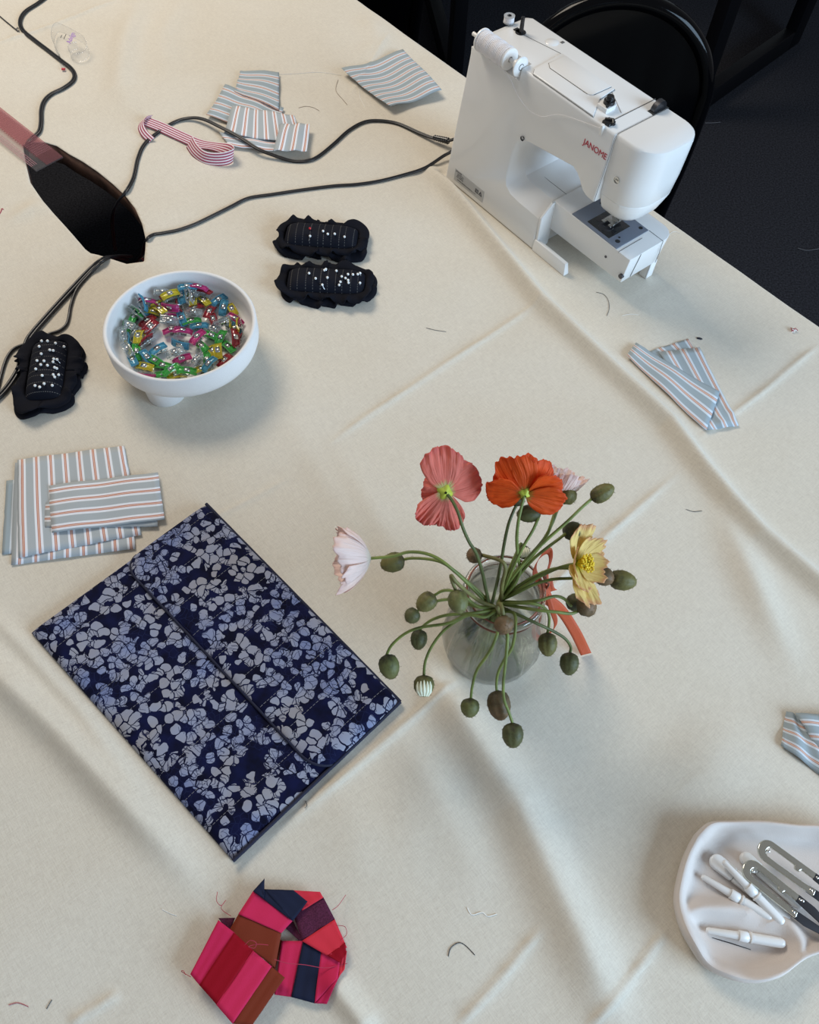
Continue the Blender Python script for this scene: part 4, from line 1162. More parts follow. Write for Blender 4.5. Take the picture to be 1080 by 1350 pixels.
# ------------------------------------------------------------------ poppies
frnd = random.Random(11)
def hairs(mb, P, rad, dens, ln, mi, rnd):
    for i in range(len(P) - 1):
        a, b_ = P[i], P[i+1]; L = (b_ - a).length; t = (b_ - a).normalized()
        for _ in range(max(1, int(L*dens))):
            k = rnd.random(); o_ = t.orthogonal().normalized(); o_.rotate(Matrix.Rotation(rnd.random()*6.283, 3, t))
            p = a.lerp(b_, k) + o_*rad*.9; tip = p + (o_ + t*.25)*ln*(.6 + .7*rnd.random())
            s_ = t*.00011; w_ = t.cross(o_)*.00011
            i0 = mb.vert(p + s_); i1 = mb.vert(p - s_ + w_); i2 = mb.vert(p - s_ - w_); i3 = mb.vert(tip)
            mb.face((i0, i1, i3), mi); mb.face((i1, i2, i3), mi); mb.face((i2, i0, i3), mi)
def make_stem(root, base, pts, mat, r=.0015):
    P = catmull(pts, 8)
    loc = Vector(base)
    mb = MB(); n = len(P)
    mb.tube([p - loc for p in P], [r*(1.12 - .22*i/n) for i in range(n)], 8)
    hs = [i for i, p in enumerate(P) if p.z > JZ + .12]
    k0 = hs[0] if hs else 0
    hairs(mb, [p - loc for p in P[k0:]], r, 750, .0019, 1, frnd)
    mb.build('stem', [mat, M_HAIR], parent=root)
    return P
def jar_base():
    a, r = frnd.random()*6.283, .012 + .030*frnd.random()
    return Vector((JAR.x + r*math.cos(a), JAR.y + r*math.sin(a), JZ + .010)), a
def wp(pts): return [qf(*p) for p in pts]
def enter(first):
    """jar floor to the crossing point in the neck, kept inside the glass"""
    b_, a = jar_base()
    ax = Vector((JAR.x, JAR.y, 0)); n_ = first.copy()
    d = Vector((n_.x - ax.x, n_.y - ax.y, 0))
    if d.length > .027: d = d*(.027/d.length)
    nk = Vector((ax.x + d.x*.9, ax.y + d.y*.9, JZ + .112))
    mid_ = b_.lerp(nk, .5); mid_.z = JZ + .06
    return [b_, mid_, nk]
BUDM = {'g': bud_mat('green_bud', (.040,.035,.012), (.120,.110,.026), (.16,.14,.04)), 'd': bud_mat('dark_green_bud', (.028,.028,.010), (.070,.074,.020), (.095,.092,.028)),
        'b': bud_mat('brown_bud', (.045,.034,.014), (.095,.065,.026), (.19,.105,.045)), 'p': bud_mat('pale_green_bud', (.025,.025,.010), (.115,.125,.034), (.15,.15,.05))}
M_PALE = simple('white_petal_tip', (.78, .80, .62), .5)
M_YTIP = simple('yellow_petal_base', (.72, .72, .10), .5)
def bud(tip, dirv, r, L, mat, label, stem_pts, smat, split=None, sr=.0015):
    pts = stem_pts
    root = empty('poppy_bud', enter(pts[0])[0], label, 'flower bud', 'poppy buds in the glass jar')
    base = Vector(root.location)
    P = make_stem(root, base, enter(pts[0]) + pts, smat, sr)
    d = Vector(dirv).normalized() if dirv is not None else (P[-1] - P[-3]).normalized()
    o0 = P[-1] - base
    k_ = (P[-1] - CP).dot(_F)/.878*.98; r *= k_; L *= k_
    z = d; x = z.orthogonal().normalized(); y = z.cross(x)
    Mx = Matrix(((x.x, y.x, z.x, o0.x), (x.y, y.y, z.y, o0.y), (x.z, y.z, z.z, o0.z), (0, 0, 0, 1)))
    mb = MB(); ph = frnd.random()*6.28
    prof = [(.0001,-.001),(r*.50,.0006),(r*.78,.10*L),(r*.95,.25*L),(r,.42*L),(r*.96,.58*L),(r*.82,.74*L),(r*.58,.88*L),(r*.30,.97*L),(.0001,L)]
    def wob(rr, zz, a): return rr*(1 - .10*max(0, math.cos(2*(a - ph)))**14 - .04*max(0, math.cos(3*(a - ph) + 1))**8 + .02*math.sin(5*a + zz*900))
    b0 = mb.lathe(prof, 40, 0, wob=wob); mb.move(b0, Mx)
    for _ in range(110):
        a = frnd.random()*6.283; k = frnd.random(); i = min(int(k*8) + 1, 8); rr, zz = prof[i]
        p = Mx @ Vector((rr*math.cos(a), rr*math.sin(a), zz)); q = Mx @ Vector(((rr + .0018)*math.cos(a), (rr + .0018)*math.sin(a), zz + .0006))
        s_ = (z.cross(q - p)).normalized()*.00012
        i0 = mb.vert(p + s_); i1 = mb.vert(p - s_); i2 = mb.vert(p + z*.0002); i3 = mb.vert(q)
        mb.face((i0, i1, i3), 1); mb.face((i1, i2, i3), 1); mb.face((i2, i0, i3), 1)
    bo_ = mb.build('bud', [mat, M_HAIR], parent=root)
    if split:
        m2 = MB()
        c = -_F; c = (c - z*c.dot(z)).normalized()
        for k in range(5):
            ang = (k - 2)*.32
            n_ = c.copy(); n_.rotate(Matrix.Rotation(ang, 3, z))
            m2.tube([o0 + z*(.30*L) + n_*r*.95*.92, o0 + z*(.55*L) + n_*r*1.03, o0 + z*(.80*L) + n_*r*.93, o0 + z*(.98*L) + n_*r*.55], [.0007, .0014, .0018, .0012], 7)
        m2.build('petal_tip', split, parent=bo_)
    return root
def B(label, tip_dir, r, L, mat, path, smat=None, split=None, sr=.0015):
    pts = wp(path)
    d = None
    if tip_dir is not None:
        ix, iy, iz = tip_dir; d = CR*ix + CU*iy - _F*iz
    bud(None, d, r, L, BUDM[mat], label, pts, smat or M_STEM, split, sr)
B('green bud reaching left beside the pale pink poppy', (-.93,-.25,.05), .0110, .0265, 'g', [(545,565,.135),(530,550,.145),(450,480,.165),(400,446,.168),(350,434,.166),(300,432,.160),(276,436,.155)], M_STEM)
B('small round brown bud above the rim of the glass jar', (-.6,-.1,.5), .0088, .016, 'b', [(592,575,.135),(594,520,.165),(605,470,.19),(598,446,.197),(575,434,.195),(545,426,.188),(519,419,.182)], M_STEMB, sr=.0019)
B('brown green bud at the left of the jar, right one of a close pair', (-.75,-.62,.1), .0105, .024, 'g', [(570,590,.135),(520,590,.15),(470,555,.17),(430,537,.172),(400,538,.168),(375,552,.16)], M_STEM)
B('striped green bud hanging over the left rim of the glass jar', (.12,-.75,.5), .0112, .026, 'p', [(575,592,.135),(530,575,.15),(480,540,.18),(445,508,.20),(430,488,.204),(432,505,.20),(446,540,.19)], M_STEMB, sr=.0018)
B('small dark round bud furthest left of those beside the jar', (-.6,-.5,.45), .0088, .0165, 'd', [(570,592,.135),(510,588,.148),(440,566,.155),(380,571,.152),(340,590,.146),(318,604,.140)])
B('dark pointed bud tucked below the stems at the left of the jar', (-.1,-.95,.0), .0092, .022, 'd', [(570,600,.135),(500,610,.145),(420,615,.142),(370,630,.132),(338,652,.122),(328,664,.116)])
B('pale green bud drooping nearest the corner of the blue pouch', (.25,-.95,.1), .0118, .027, 'p', [(575,600,.135),(540,622,.142),(480,616,.145),(420,642,.14),(330,656,.13),(280,676,.12),(238,712,.108),(220,745,.098)])
B('bud splitting open to show white petals, low at the left of the jar', (.0,-.9,.35), .0115, .023, 'g', [(580,602,.135),(540,604,.14),(475,620,.142),(410,662,.13),(368,715,.118),(346,765,.105),(341,812,.093)], M_STEM, split=M_PALE)
B('blunt green bud drooping in front of the jar, left of the big brown green one', (-.1,-.92,.2), .0105, .0205, 'p', [(585,615,.135),(583,655,.145),(572,695,.145),(548,742,.132),(512,795,.112),(498,845,.096),(493,886,.085)])
B('large brown green bud drooping in front of the jar, the middle of three', (.15,-.95,.1), .0128, .032, 'b', [(600,605,.135),(632,610,.15),(638,650,.155),(628,715,.14),(602,760,.125),(582,800,.108),(576,835,.096),(577,862,.09)])
B('green bud hanging lowest of all, at the front of the bunch', (.0,-.95,.15), .0118, .0265, 'd', [(597,605,.135),(607,650,.155),(611,700,.155),(604,780,.14),(598,840,.125),(601,890,.11),(616,930,.098),(628,966,.09)])
B('green bud hanging just right of the jar above the ribbon loop', (.0,-.95,.1), .0105, .0255, 'g', [(585,580,.135),(630,578,.155),(690,578,.165),(728,590,.160),(745,615,.15),(746,645,.14),(741,674,.13)], M_STEM)
B('round dark green bud drooping right of the jar beside the ribbon tail', (-.1,-.95,.15), .0108, .0245, 'd', [(585,590,.135),(640,612,.148),(700,640,.148),(760,668,.138),(798,692,.128),(816,718,.118),(814,738,.112)], M_STEMD)
B('round dark brown bud facing up below the yellow poppy', (.45,.25,.75), .0118, .018, 'b', [(590,582,.135),(650,590,.155),(710,600,.165),(770,606,.165),(815,611,.16),(840,603,.158),(852,592,.155)])
B('dark bud half hidden behind the brown bud below the yellow poppy', (.35,.2,-.4), .0100, .020, 'd', [(590,575,.135),(660,574,.155),(715,568,.168),(765,555,.168),(795,563,.16),(812,582,.15),(818,586,.146)])
B('brown bud behind the right edge of the yellow poppy', (.7,-.35,.3), .0105, .021, 'b', [(590,570,.135),(640,545,.155),(700,516,.168),(760,500,.172),(830,496,.168),(880,486,.162),(898,478,.16)])
B('green bud with a brown tip furthest right, past the yellow poppy', (.95,-.15,.1), .0112, .0295, 'g', [(588,568,.135),(635,530,.155),(700,490,.172),(770,465,.178),(860,470,.172),(915,485,.162),(942,497,.156)])
B('green bud pointing up at the far right of the bunch', (.86,.5,.1), .0098, .0275, 'g', [(592,560,.135),(620,505,.165),(670,440,.195),(730,380,.215),(800,318,.23),(850,270,.238),(884,240,.24)])
B('small green bud just below the white poppy', (.3,.45,.75), .0100, .0185, 'g', [(590,562,.135),(618,500,.16),(680,428,.19),(728,372,.21),(756,320,.222),(776,270,.228),(795,242,.226)])
B('long green bud hanging under the orange poppy', (-.75,-.1,.05), .0100, .0265, 'd', [(588,565,.135),(610,510,.165),(640,440,.195),(668,385,.21),(692,345,.218),(708,310,.222),(718,282,.222)])
B('green bud peeping out behind the top of the yellow poppy', (.6,.2,-.3), .0105, .022, 'd', [(590,565,.135),(630,510,.16),(690,440,.185),(740,398,.198),(780,368,.202),(800,352,.204)])
B('small bud opening to a pale ring, behind the stems above the jar', (.1,-.7,.45), .0075, .0145, 'd', [(585,570,.135),(600,510,.155),(625,450,.168),(645,405,.172),(655,385,.17),(660,396,.165)], split=M_PALE)
B('round copper brown bud facing up over the front rim of the jar', (.05,-.35,.9), .0110, .0150, 'b', [(600,640,.120),(588,610,.140),(580,590,.160),(588,580,.170),(596,605,.170),(597,638,.160)], M_STEMB, sr=.0022)
B('bud on a dark stem hidden behind the orange poppy', (.1,.9,-.2), .0095, .022, 'd', [(560,585,.135),(578,510,.165),(592,440,.19),(602,380,.21),(614,325,.225),(630,282,.232),(640,262,.234)], M_STEMD)

M_PPINK = petal_mat('coral_pink_petal', (.66,.64,.24), (.86,.235,.170), (.78,.17,.14), .24)
M_PORNG = petal_mat('orange_red_petal', (.50,.20,.02), (.84,.110,.010), (.76,.085,.012), .20)
M_PPALE = petal_mat('pale_pink_petal', (.88,.79,.66), (.95,.78,.71), (.90,.68,.62), .3)
M_PYEL = petal_mat('yellow_petal', (.86,.74,.07), (.95,.74,.28), (.88,.48,.26), .30)
M_PLIME = simple('lime_flower_centre', (.45,.52,.05), .5)
M_STAM = simple('yellow_stamens', (.80,.55,.02), .5)
def flower(center, axis, petals, mat, label, path, smat=M_STEM, stamens=0, calyx=0, local=False, sr=.0016):
    pts = wp(path); ent = enter(pts[0])
    root = empty('poppy_flower', ent[0], label, 'poppy', 'poppies in the glass jar')
    base = Vector(root.location)
    cpos = qf(*center)
    make_stem(root, base, ent + pts + [cpos], smat, sr)
    Z = (CR*axis[0] + CU*axis[1] - _F*axis[2]).normalized()
    X = (CR - Z*CR.dot(Z)) if abs(CR.dot(Z)) < .9 else (CU - Z*CU.dot(Z)); X.normalize(); Y = Z.cross(X)
    o0 = cpos - base
    for k, (th, L, Wd, cup, lift, ruf) in enumerate(petals):
        if local: dr = X*math.cos(R(th)) + Y*math.sin(R(th))
        else:
            dr = CR*math.cos(R(th)) + CU*math.sin(R(th)); dr = (dr - Z*dr.dot(Z)).normalized()
        dt = Z.cross(dr); rows = []; uv = []
        NU, NV = 34, 22; sd_ = frnd.random()*50
        rho = 0.0006; zz = 0.0; prof = []
        for j in range(NV + 1):
            v = j/NV; phi = cup*(.25 + 1.15*v)
            prof.append((rho, zz)); rho += L/NV*math.cos(phi); zz += L/NV*math.sin(phi)
        def at_v(v):
            v = max(0, min(.9999, v))*NV; i = int(v); f_ = v - i
            a_, b_2 = prof[i], prof[i+1]; return a_[0]*(1-f_) + b_2[0]*f_, a_[1]*(1-f_) + b_2[1]*f_
        for j in range(NV + 1):
            v = j/NV; row = []; uu = []
            for i in range(NU + 1):
                u = i/NU*2 - 1
                edge = 1 - .26*abs(u)**3 + .08*mnoise.noise((u*2.6 + sd_, 1, 0)) + .055*mnoise.noise((u*10 + sd_, 2, 0))
                ve = v*(1 + (edge - 1)*v); ro, hz = at_v(ve)
                half = min(1.15, Wd*(.16 + .84*(1 - (1 - v)**2.2))*.5/max(ro, .003))
                an = u*half
                rf_ = 1.6*ruf*v**1.3*(math.sin(u*5 + sd_) + .8*mnoise.noise((u*3.5 + sd_, v*3, 3)) + .45*math.sin(u*19 + sd_*2)*v + .5*mnoise.noise((u*9 + sd_, v*7, 5)))
                hz = hz + lift*v**.6
                nr_ = ro + rf_*math.sin(cup*.9); hz = hz + rf_*math.cos(cup*.9)
                # a broad petal bends flat sideways rather than following a full circle
                fl_ = 1 - min(1, cup)*.6
                lat = math.sin(an)*nr_*(1 - fl_) + an*nr_*fl_*.92; fwd = math.cos(an)*nr_*(1 - fl_*.55) + nr_*fl_*.55
                row.append(o0 + dr*fwd + dt*lat + Z*hz); uu.append((u*.5 + .5 + k*3.1, v))
            rows.append(row); uv.append(uu)
        mb = MB(); mb.grid(rows, uv); mb.build('petal', mat, parent=root, solid=.00035)
    if calyx:
        mb = MB(); prof = [(.0012,-.003),(.0035,-.0015),(calyx,.0004),(calyx*1.05,.0016),(.0001,.003)]
        b0 = mb.lathe(prof, 30, 0, wob=lambda r, z, a: r*(1 + .18*math.sin(4*a)) if r > .003 else r)
        mb.move(b0, Matrix(((X.x,Y.x,Z.x,o0.x),(X.y,Y.y,Z.y,o0.y),(X.z,Y.z,Z.z,o0.z),(0,0,0,1))))
        mb.build('calyx', M_PLIME, parent=root)
    if stamens:
        mb = MB()
        for k in range(stamens):
            a = k*2.39996; r = .0085*math.sqrt((k + 6)/(stamens + 6)); d = X*math.cos(a) + Y*math.sin(a)
            t = o0 + d*r + Z*(.010 + .004*frnd.random())
            mb.tube([o0 + d*.002, t], .0003, 5); mb.ball(t, .0011, 5, 0)
        mb.build('stamens', M_STAM, parent=root)
        mb = MB(); b0 = mb.lathe([(.0001,0),(.0032,.001),(.0042,.005),(.0040,.009),(.0046,.0098),(.0001,.0105)], 20, 0)
        mb.move(b0, Matrix(((X.x,Y.x,Z.x,o0.x),(X.y,Y.y,Z.y,o0.y),(X.z,Y.z,Z.z,o0.z),(0,0,0,1))))
        mb.build('seed_pod', M_PLIME, parent=root)
    return root
# petals: image angle, length, width, cup, lift, ruffle
flower((410,218,.243), (-.12,.22,-.95), [(97,.0400,.042,.10,.001,.0014),(28,.0345,.044,.10,.003,.0014),(180,.0205,.034,.40,.003,.0012),(234,.0350,.027,.10,.001,.0016),(262,.0320,.018,.12,.0025,.0012),(288,.0370,.026,.08,.004,.0014)],
       M_PPINK, 'coral pink poppy seen from behind, top left of the bunch', [(552,582,.135),(541,530,.155),(528,470,.18),(510,415,.20),(488,380,.213),(468,335,.226),(452,285,.236),(432,245,.241)], M_STEMD, calyx=.0062)
flower((668,224,.252), (.05,.62,-.62), [(112,.036,.046,.45,.002,.0013),(190,.0335,.042,.18,.0,.0012),(75,.033,.042,.45,.004,.0013),(12,.0330,.044,.22,-.002,.0010),(338,.036,.036,.12,-.004,.0010)],
       M_PORNG, 'bright orange poppy at the top of the bunch', [(585,575,.135),(612,545,.15),(640,505,.168),(652,470,.18),(645,420,.20),(642,360,.222),(650,295,.24)], M_STEM, calyx=.0052)
flower((768,226,.225), (.24,.74,.16), [(0,.032,.038,1.0,.001,.0014),(90,.033,.040,1.0,.001,.0014),(180,.032,.038,1.0,.001,.0014),(270,.033,.040,1.0,.001,.0014)],
       M_PPALE, 'white poppy half hidden behind the orange poppy', [(592,560,.135),(640,480,.175),(690,425,.195),(735,365,.215),(757,310,.224),(770,260,.226)], local=True)
flower((170,432,.170), (-.97,-.02,.10), [(20,.045,.060,1.0,.001,.0020),(110,.047,.062,1.02,.001,.0022),(200,.045,.060,1.0,.001,.0020),(290,.047,.062,1.02,.001,.0022)],
       M_PPALE, 'pale pink poppy lying out to the left of the jar', [(540,575,.135),(490,520,.155),(430,465,.175),(385,432,.18),(340,415,.18),(290,412,.178),(240,425,.175)], local=True)
flower((838,450,.190), (.62,.08,.72), [(88,.0375,.036,.40,.0,.0020),(40,.0300,.032,.62,.003,.0016),(345,.0265,.032,.70,.003,.0016),(280,.0400,.036,.30,.0,.0020),(175,.022,.038,.75,.0,.0016),(232,.028,.034,.55,.0,.0016)],
       M_PYEL, 'yellow poppy with pink edges at the right of the bunch', [(592,570,.135),(640,540,.155),(700,500,.172),(760,470,.182),(805,455,.187)], M_STEM, stamens=70)

# ------------------------------------------------------------------ fabric scraps
def patch(mb, q, h, along, mi=0, n=(18, 14), wave=.0008, wf=(2.0, 1.0), seed=0, bulge=0, u0=0, lift=0, fray=.0006):
    """cloth quad with photo-pixel corners q (p00 p10 p11 p01); stripes run along 'u' (p00>p10) or 'v'"""
    P = [at(x, y, h) for x, y in q]
    lu = ((P[1] - P[0]).length + (P[2] - P[3]).length)/2; lv = ((P[3] - P[0]).length + (P[2] - P[1]).length)/2
    rows = []; uv = []
    for j in range(n[1] + 1):
        t = j/n[1]; row = []; uu = []
        for i in range(n[0] + 1):
            s_ = i/n[0]
            p = P[0]*(1-s_)*(1-t) + P[1]*s_*(1-t) + P[2]*s_*t + P[3]*(1-s_)*t
            e = fray*mnoise.noise((s_*lu*600 + seed*9, t*lv*600, seed)) if (i in (0, n[0]) or j in (0, n[1])) else 0
            w_ = wave*(math.sin(s_*6.28*wf[0] + seed) + math.sin(t*6.28*wf[1] + seed*2 + s_*2)) + bulge*math.sin(PI*s_)*math.sin(PI*t) + lift*t
            p = p + Vector((e, e, 0))
            z = TOP + ch(p) + CLOTH + h + wave*2 + w_
            row.append((p.x, p.y, z)); uu.append((t*lv + u0, s_*lu) if along == 'u' else (s_*lu + u0, t*lv))
        rows.append(row); uv.append(uu)
    mb.grid(rows, uv, mi)
def scrap(quads, label, mats, group=None, name='fabric_scrap', th=.00025):
    mb = MB()
    for k, kw in enumerate(quads): patch(mb, seed=k*1.7 + len(label), **kw)
    c = Vector((sum(v[0] for v in mb.v)/len(mb.v), sum(v[1] for v in mb.v)/len(mb.v), min(v[2] for v in mb.v)))
    return tag(mb.build(name, mats, loc=c, solid=th), label, 'fabric', group)
cf = lambda x0, y0, s: (lambda *p: [(x0 + X/s, y0 + Y/s) for X, Y in p])
A = cf(0, 580, 4.5); GS = 'striped cotton rectangles stacked by the blue pouch'
scrap([dict(q=A((48,255),(400,215),(400,640),(20,692)), h=.0000, along='v', wave=.0003)], 'bottom striped rectangle of the left stack, only its left edge showing', [M_STR_B], GS)
scrap([dict(q=A((98,148),(752,100),(808,655),(73,752)), h=.0012, along='v', wave=.0004, u0=.003)], 'second striped rectangle of the left stack, showing along the lower edge', [M_STR], GS)
scrap([dict(q=A((110,130),(745,46),(843,570),(116,709)), h=.0024, along='v', wave=.0005, u0=.006)], 'large upper striped rectangle of the left stack with upright stripes', [M_STR], GS)
scrap([dict(q=A((285,300),(925,250),(938,520),(272,532)), h=.0038, along='u', wave=.0004)], 'small striped rectangle just under the topmost one of the left stack', [M_STR], GS)
scrap([dict(q=A((298,285),(943,204),(980,478),(316,562)), h=.0052, along='u', wave=.0007, u0=.004)], 'topmost small striped rectangle of the left stack with level stripes', [M_STR], GS)
Bq = cf(180, 60, 2.4545); GB = 'striped offcuts in the heap behind the pink ribbon'
scrap([dict(q=Bq((338,96),(463,97),(462,218),(318,160)), h=.004, along='u', wave=.0012, wf=(1, 2), bulge=.0015)], 'crumpled striped offcut at the far top of the heap behind the pink ribbon', [M_STR_B], GB)
scrap([dict(q=Bq((290,140),(478,212),(440,300),(228,238)), h=.002, along='u', wave=.0012, bulge=.003)], 'slanting striped offcut across the middle of the heap behind the pink ribbon', [M_STR_B], GB)
scrap([dict(q=Bq((312,202),(512,235),(545,330),(285,290)), h=.0065, along='v', wave=.0008, bulge=.001)], 'offcut with upright stripes on top of the heap behind the pink ribbon', [M_STR], GB)
scrap([dict(q=Bq((468,262),(562,262),(552,352),(442,345)), h=.0095, along='v', wave=.0012, bulge=.0025), dict(q=Bq((270,290),(470,312),(450,346),(300,330)), h=.004, along='u', wave=.0008, bulge=.002)], 'rolled striped offcut at the front right of the heap, beside the black cord', [M_STR], GB)
scrap([dict(q=Bq((664,97),(862,27),(986,170),(822,222)), h=.0005, along='u', wave=.0035, wf=(1.1, .6), n=(26, 18))], 'single wavy striped scrap lying left of the sewing machine', [M_STR_B])
Dq = cf(780, 400, 3.6)
scrap([dict(q=Dq((270,238),(456,177),(520,300),(420,330)), h=.0004, along='v', wave=.0004),
       dict(q=Dq((315,245),(506,220),(694,588),(545,614)), h=.0012, along='v', wave=.0007),
       dict(q=Dq((207,198),(603,432),(540,614),(163,258)), h=.0030, along='u', wave=.0008, bulge=.002)], 'folded striped scrap on the cloth below the free arm of the sewing machine', [M_STR_B])
Eq = cf(860, 900, 3)
scrap([dict(q=Eq((522,119),(600,150),(740,430),(498,256)), h=.0006, along='u', wave=.0016, bulge=.003),
       dict(q=Eq((556,126),(800,140),(800,380),(668,310)), h=.006, along='u', wave=.0012, bulge=.004)], 'crumpled striped scrap at the right edge above the white tray', [M_STR_B])
# pink striped ribbon, looped
mb = MB()
band(mb, [on(200,186,.003), on(190,176,.006), on(186,166,.008), on(190,158,.008), on(198,156,.006)], .013, [Vector((.7,.5,.4))]*5)
band(mb, [on(192,160,.005), on(212,168,.004), on(238,180,.0035), on(262,190,.004), on(285,194,.006), on(302,199,.010), on(308,205,.012), on(298,210,.011), on(282,211,.009), on(268,208,.008), on(257,199,.0075), on(250,188,.007)], .0205,
     [Vector((.45,.85,.1))]*5 + [Vector((.3,.6,.7)), Vector((.2,.3,1)), Vector((0,.3,1)), Vector((.1,.35,1)), Vector((.2,.4,.9)), Vector((.4,.5,.7)), Vector((.5,.5,.6))])
c = on(245, 182); o = mb.build('ribbon', [M_PINKSTR], loc=c, solid=.0004); tag(o, 'pink and white striped ribbon looped on the cloth under the black cord', 'ribbon')

# red, pink and navy patchwork strip
def plain(n, c, **k): return simple(n, c, .8, spec=.12, bump=.25, bscale=1500, **k)
PK = plain('pink_cotton', (.60,.026,.095)); PR = plain('coral_cotton', (.64,.036,.060)); RD = plain('red_cotton', (.29,.004,.014)); BN = plain('rust_cotton', (.19,.034,.016))
NV = plain('navy_cotton', (.014,.018,.042)); PU = plain('plum_cotton', (.085,.018,.045), var=.4, vscale=900); MG = plain('magenta_cotton', (.54,.020,.085))
Gq = cf(220, 1120, 3.857)
K = dict(along='v', wave=.0002, n=(10, 12), fray=0)
scrap([dict(q=Gq((585,465),(695,466),(635,750),(548,738)), h=.004, mi=0, **K), dict(q=Gq((572,458),(590,466),(552,606),(530,592)), h=.003, mi=3, **K),
       dict(q=Gq((694,468),(787,521),(752,782),(634,750)), h=.005, mi=4, **K), dict(q=Gq((786,520),(880,572),(872,655),(752,782)), h=.005, mi=0, **K), dict(q=Gq((880,570),(916,515),(905,610),(868,660)), h=.004, mi=1, **K), dict(q=Gq((868,655),(890,625),(815,785),(752,782)), h=.004, mi=6, **K),
       dict(q=Gq((688,466),(855,356),(917,500),(818,542)), h=.008, mi=1, **K), dict(q=Gq((818,540),(908,474),(915,530),(878,575)), h=.0085, mi=2, **K), dict(q=Gq((605,400),(640,360),(694,466),(672,462)), h=.004, mi=5, **K),
       dict(q=Gq((640,325),(797,243),(856,357),(690,467)), h=.008, mi=5, **K), dict(q=Gq((640,209),(780,217),(797,246),(690,312)), h=.0092, mi=1, **K),
       dict(q=Gq((496,203),(645,208),(717,266),(641,366)), h=.0122, mi=4, **K), dict(q=Gq((440,213),(498,203),(570,235),(641,366)), h=.012, mi=4, **K), dict(q=Gq((440,214),(499,149),(497,215),(495,250)), h=.014, mi=4, **K),
       dict(q=Gq((441,213),(641,364),(584,426),(366,330)), h=.0105, mi=0, **K), dict(q=Gq((368,328),(585,424),(552,600),(312,425)), h=.009, mi=3, **K), dict(q=Gq((265,350),(350,348),(326,408),(290,385)), h=.004, mi=5, **K),
       dict(q=Gq((265,360),(348,425),(172,694),(123,634)), h=.0135, mi=6, **K), dict(q=Gq((345,424),(443,515),(257,790),(169,690)), h=.0138, mi=2, **K), dict(q=Gq((440,514),(536,595),(338,886),(254,789)), h=.014, mi=0, **K), dict(q=Gq((533,594),(602,652),(435,895),(335,885)), h=.0138, mi=3, **K)],
      'pink, red, rust and navy patchwork strip curled in a loop below the blue pouch', [PK, PR, RD, BN, NV, PU, MG], th=.0005)

# ------------------------------------------------------------------ blue batik pouch
p0, p1, p2, p3 = [at(x, y, .011) for x, y in ((272,664),(528,925),(307,1135),(39,832))]
PC = (p0 + p1 + p2 + p3)/4; PC.z = TOP + CLOTH + .0026
pouch = empty('pouch', PC, 'navy blue pouch with a pale batik flower print and a folded flap', 'pouch')
def pq(s_, t): return p0*(1-s_)*(1-t) + p1*s_*(1-t) + p2*s_*t + p3*(1-s_)*t
LU, LV = (p1 - p0).length, (p3 - p0).length
def quilt(s_, t): return .0006*math.sin(s_*LU/.037*2*PI) + .0008*mnoise.noise((s_*9, t*6, 4)) + .0005*mnoise.noise((s_*30, t*20, 1))
NU, NV2 = 90, 66; rows = []; uv = []
TH = .011
for j in range(NV2 + 1):
    row = []; uu = []
    for i in range(NU + 1):
        s_, t = .5 - .5*math.cos(PI*i/NU), .5 - .5*math.cos(PI*j/NV2)
        p = pq(s_, t); e = (1 - abs(2*s_-1)**26)*(1 - abs(2*t-1)**22)
        z = .0015 + (TH - .0015)*max(0, e)**.5 + quilt(s_, t)*min(1, e*2)
        row.append((p.x - PC.x, p.y - PC.y, z)); uu.append((s_*LU, t*LV))
    rows.append(row); uv.append(uu)
mb = MB(); mb.grid(rows, uv); mb.grid([[(x, y, 0.0002) for x, y, z in r] for r in rows][::-1], uv[::-1]); mb.build('body', M_BATIK, parent=pouch)
# flap: hinged along p0-p1, free edge with rounded corners
fl = [(194,744),(196,772),(244,832),(290,884),(384,982),(415,998),(450,1000)]
def inv_q(x, y):
    p = at(x, y, .012); s_, t = .5, .3
    for _ in range(30):
        e = p - pq(s_, t); e.z = 0
        du = (pq(s_+.001, t) - pq(s_-.001, t))/.002; dv = (pq(s_, t+.001) - pq(s_, t-.001))/.002
        s_ += e.dot(du)/du.dot(du); t += e.dot(dv)/dv.dot(dv)
    return s_, t
TF = [inv_q(x, y) for x, y in fl]; print('flap', [(round(a, 3), round(b_, 3)) for a, b_ in TF])
tm = (TF[2][1] + TF[4][1])/2; RCs, RCt = .085, .11
def tmax(s_):
    e = 1
    if s_ < RCs: e = min(e, 1 - s_/RCs)
    elif s_ > 1 - RCs: e = (s_ - 1 + RCs)/RCs
    else: return tm
    return tm - RCt*(1 - math.sqrt(max(0, 1 - e*e)))
rows = []; uv = []; edge = []
for j in range(41):
    row = []; uu = []
    for i in range(NU + 1):
        s_ = .004 + .992*(.5 - .5*math.cos(PI*i/NU)); v = j/40; t = .003 + (tmax(s_) - .003)*v
        p = pq(s_, t); e = (1 - abs(2*s_-1)**26)*(1 - abs(2*min(t, .5)-1)**22)
        z = TH*max(0, e)**.5 + .0010 + .0042*math.sqrt(max(0, 1 - v**14)) *min(1, e*1.6) + quilt(s_ + .3, t + .2)*min(1, e)
        row.append((p.x - PC.x, p.y - PC.y, z)); uu.append((s_*LU + .019, t*LV + .5))
        if j == 40: edge.append((p.x - PC.x, p.y - PC.y, z + .0006))
    rows.append(row); uv.append(uu)
mb = MB(); mb.grid(rows, uv); fp_ = mb.build('flap', M_BATIK, parent=pouch, solid=.0012, soff=-1)
mb = MB(); mb.tube(edge, .0019, 8); mb.build('piping', M_NAVY, parent=fp_)
ed = [(x, y, .0048) for x, y in [(lambda p: (p.x - PC.x, p.y - PC.y))(pq(s_, t)) for s_, t in [(i/40, 1.0) for i in range(41)] ]]
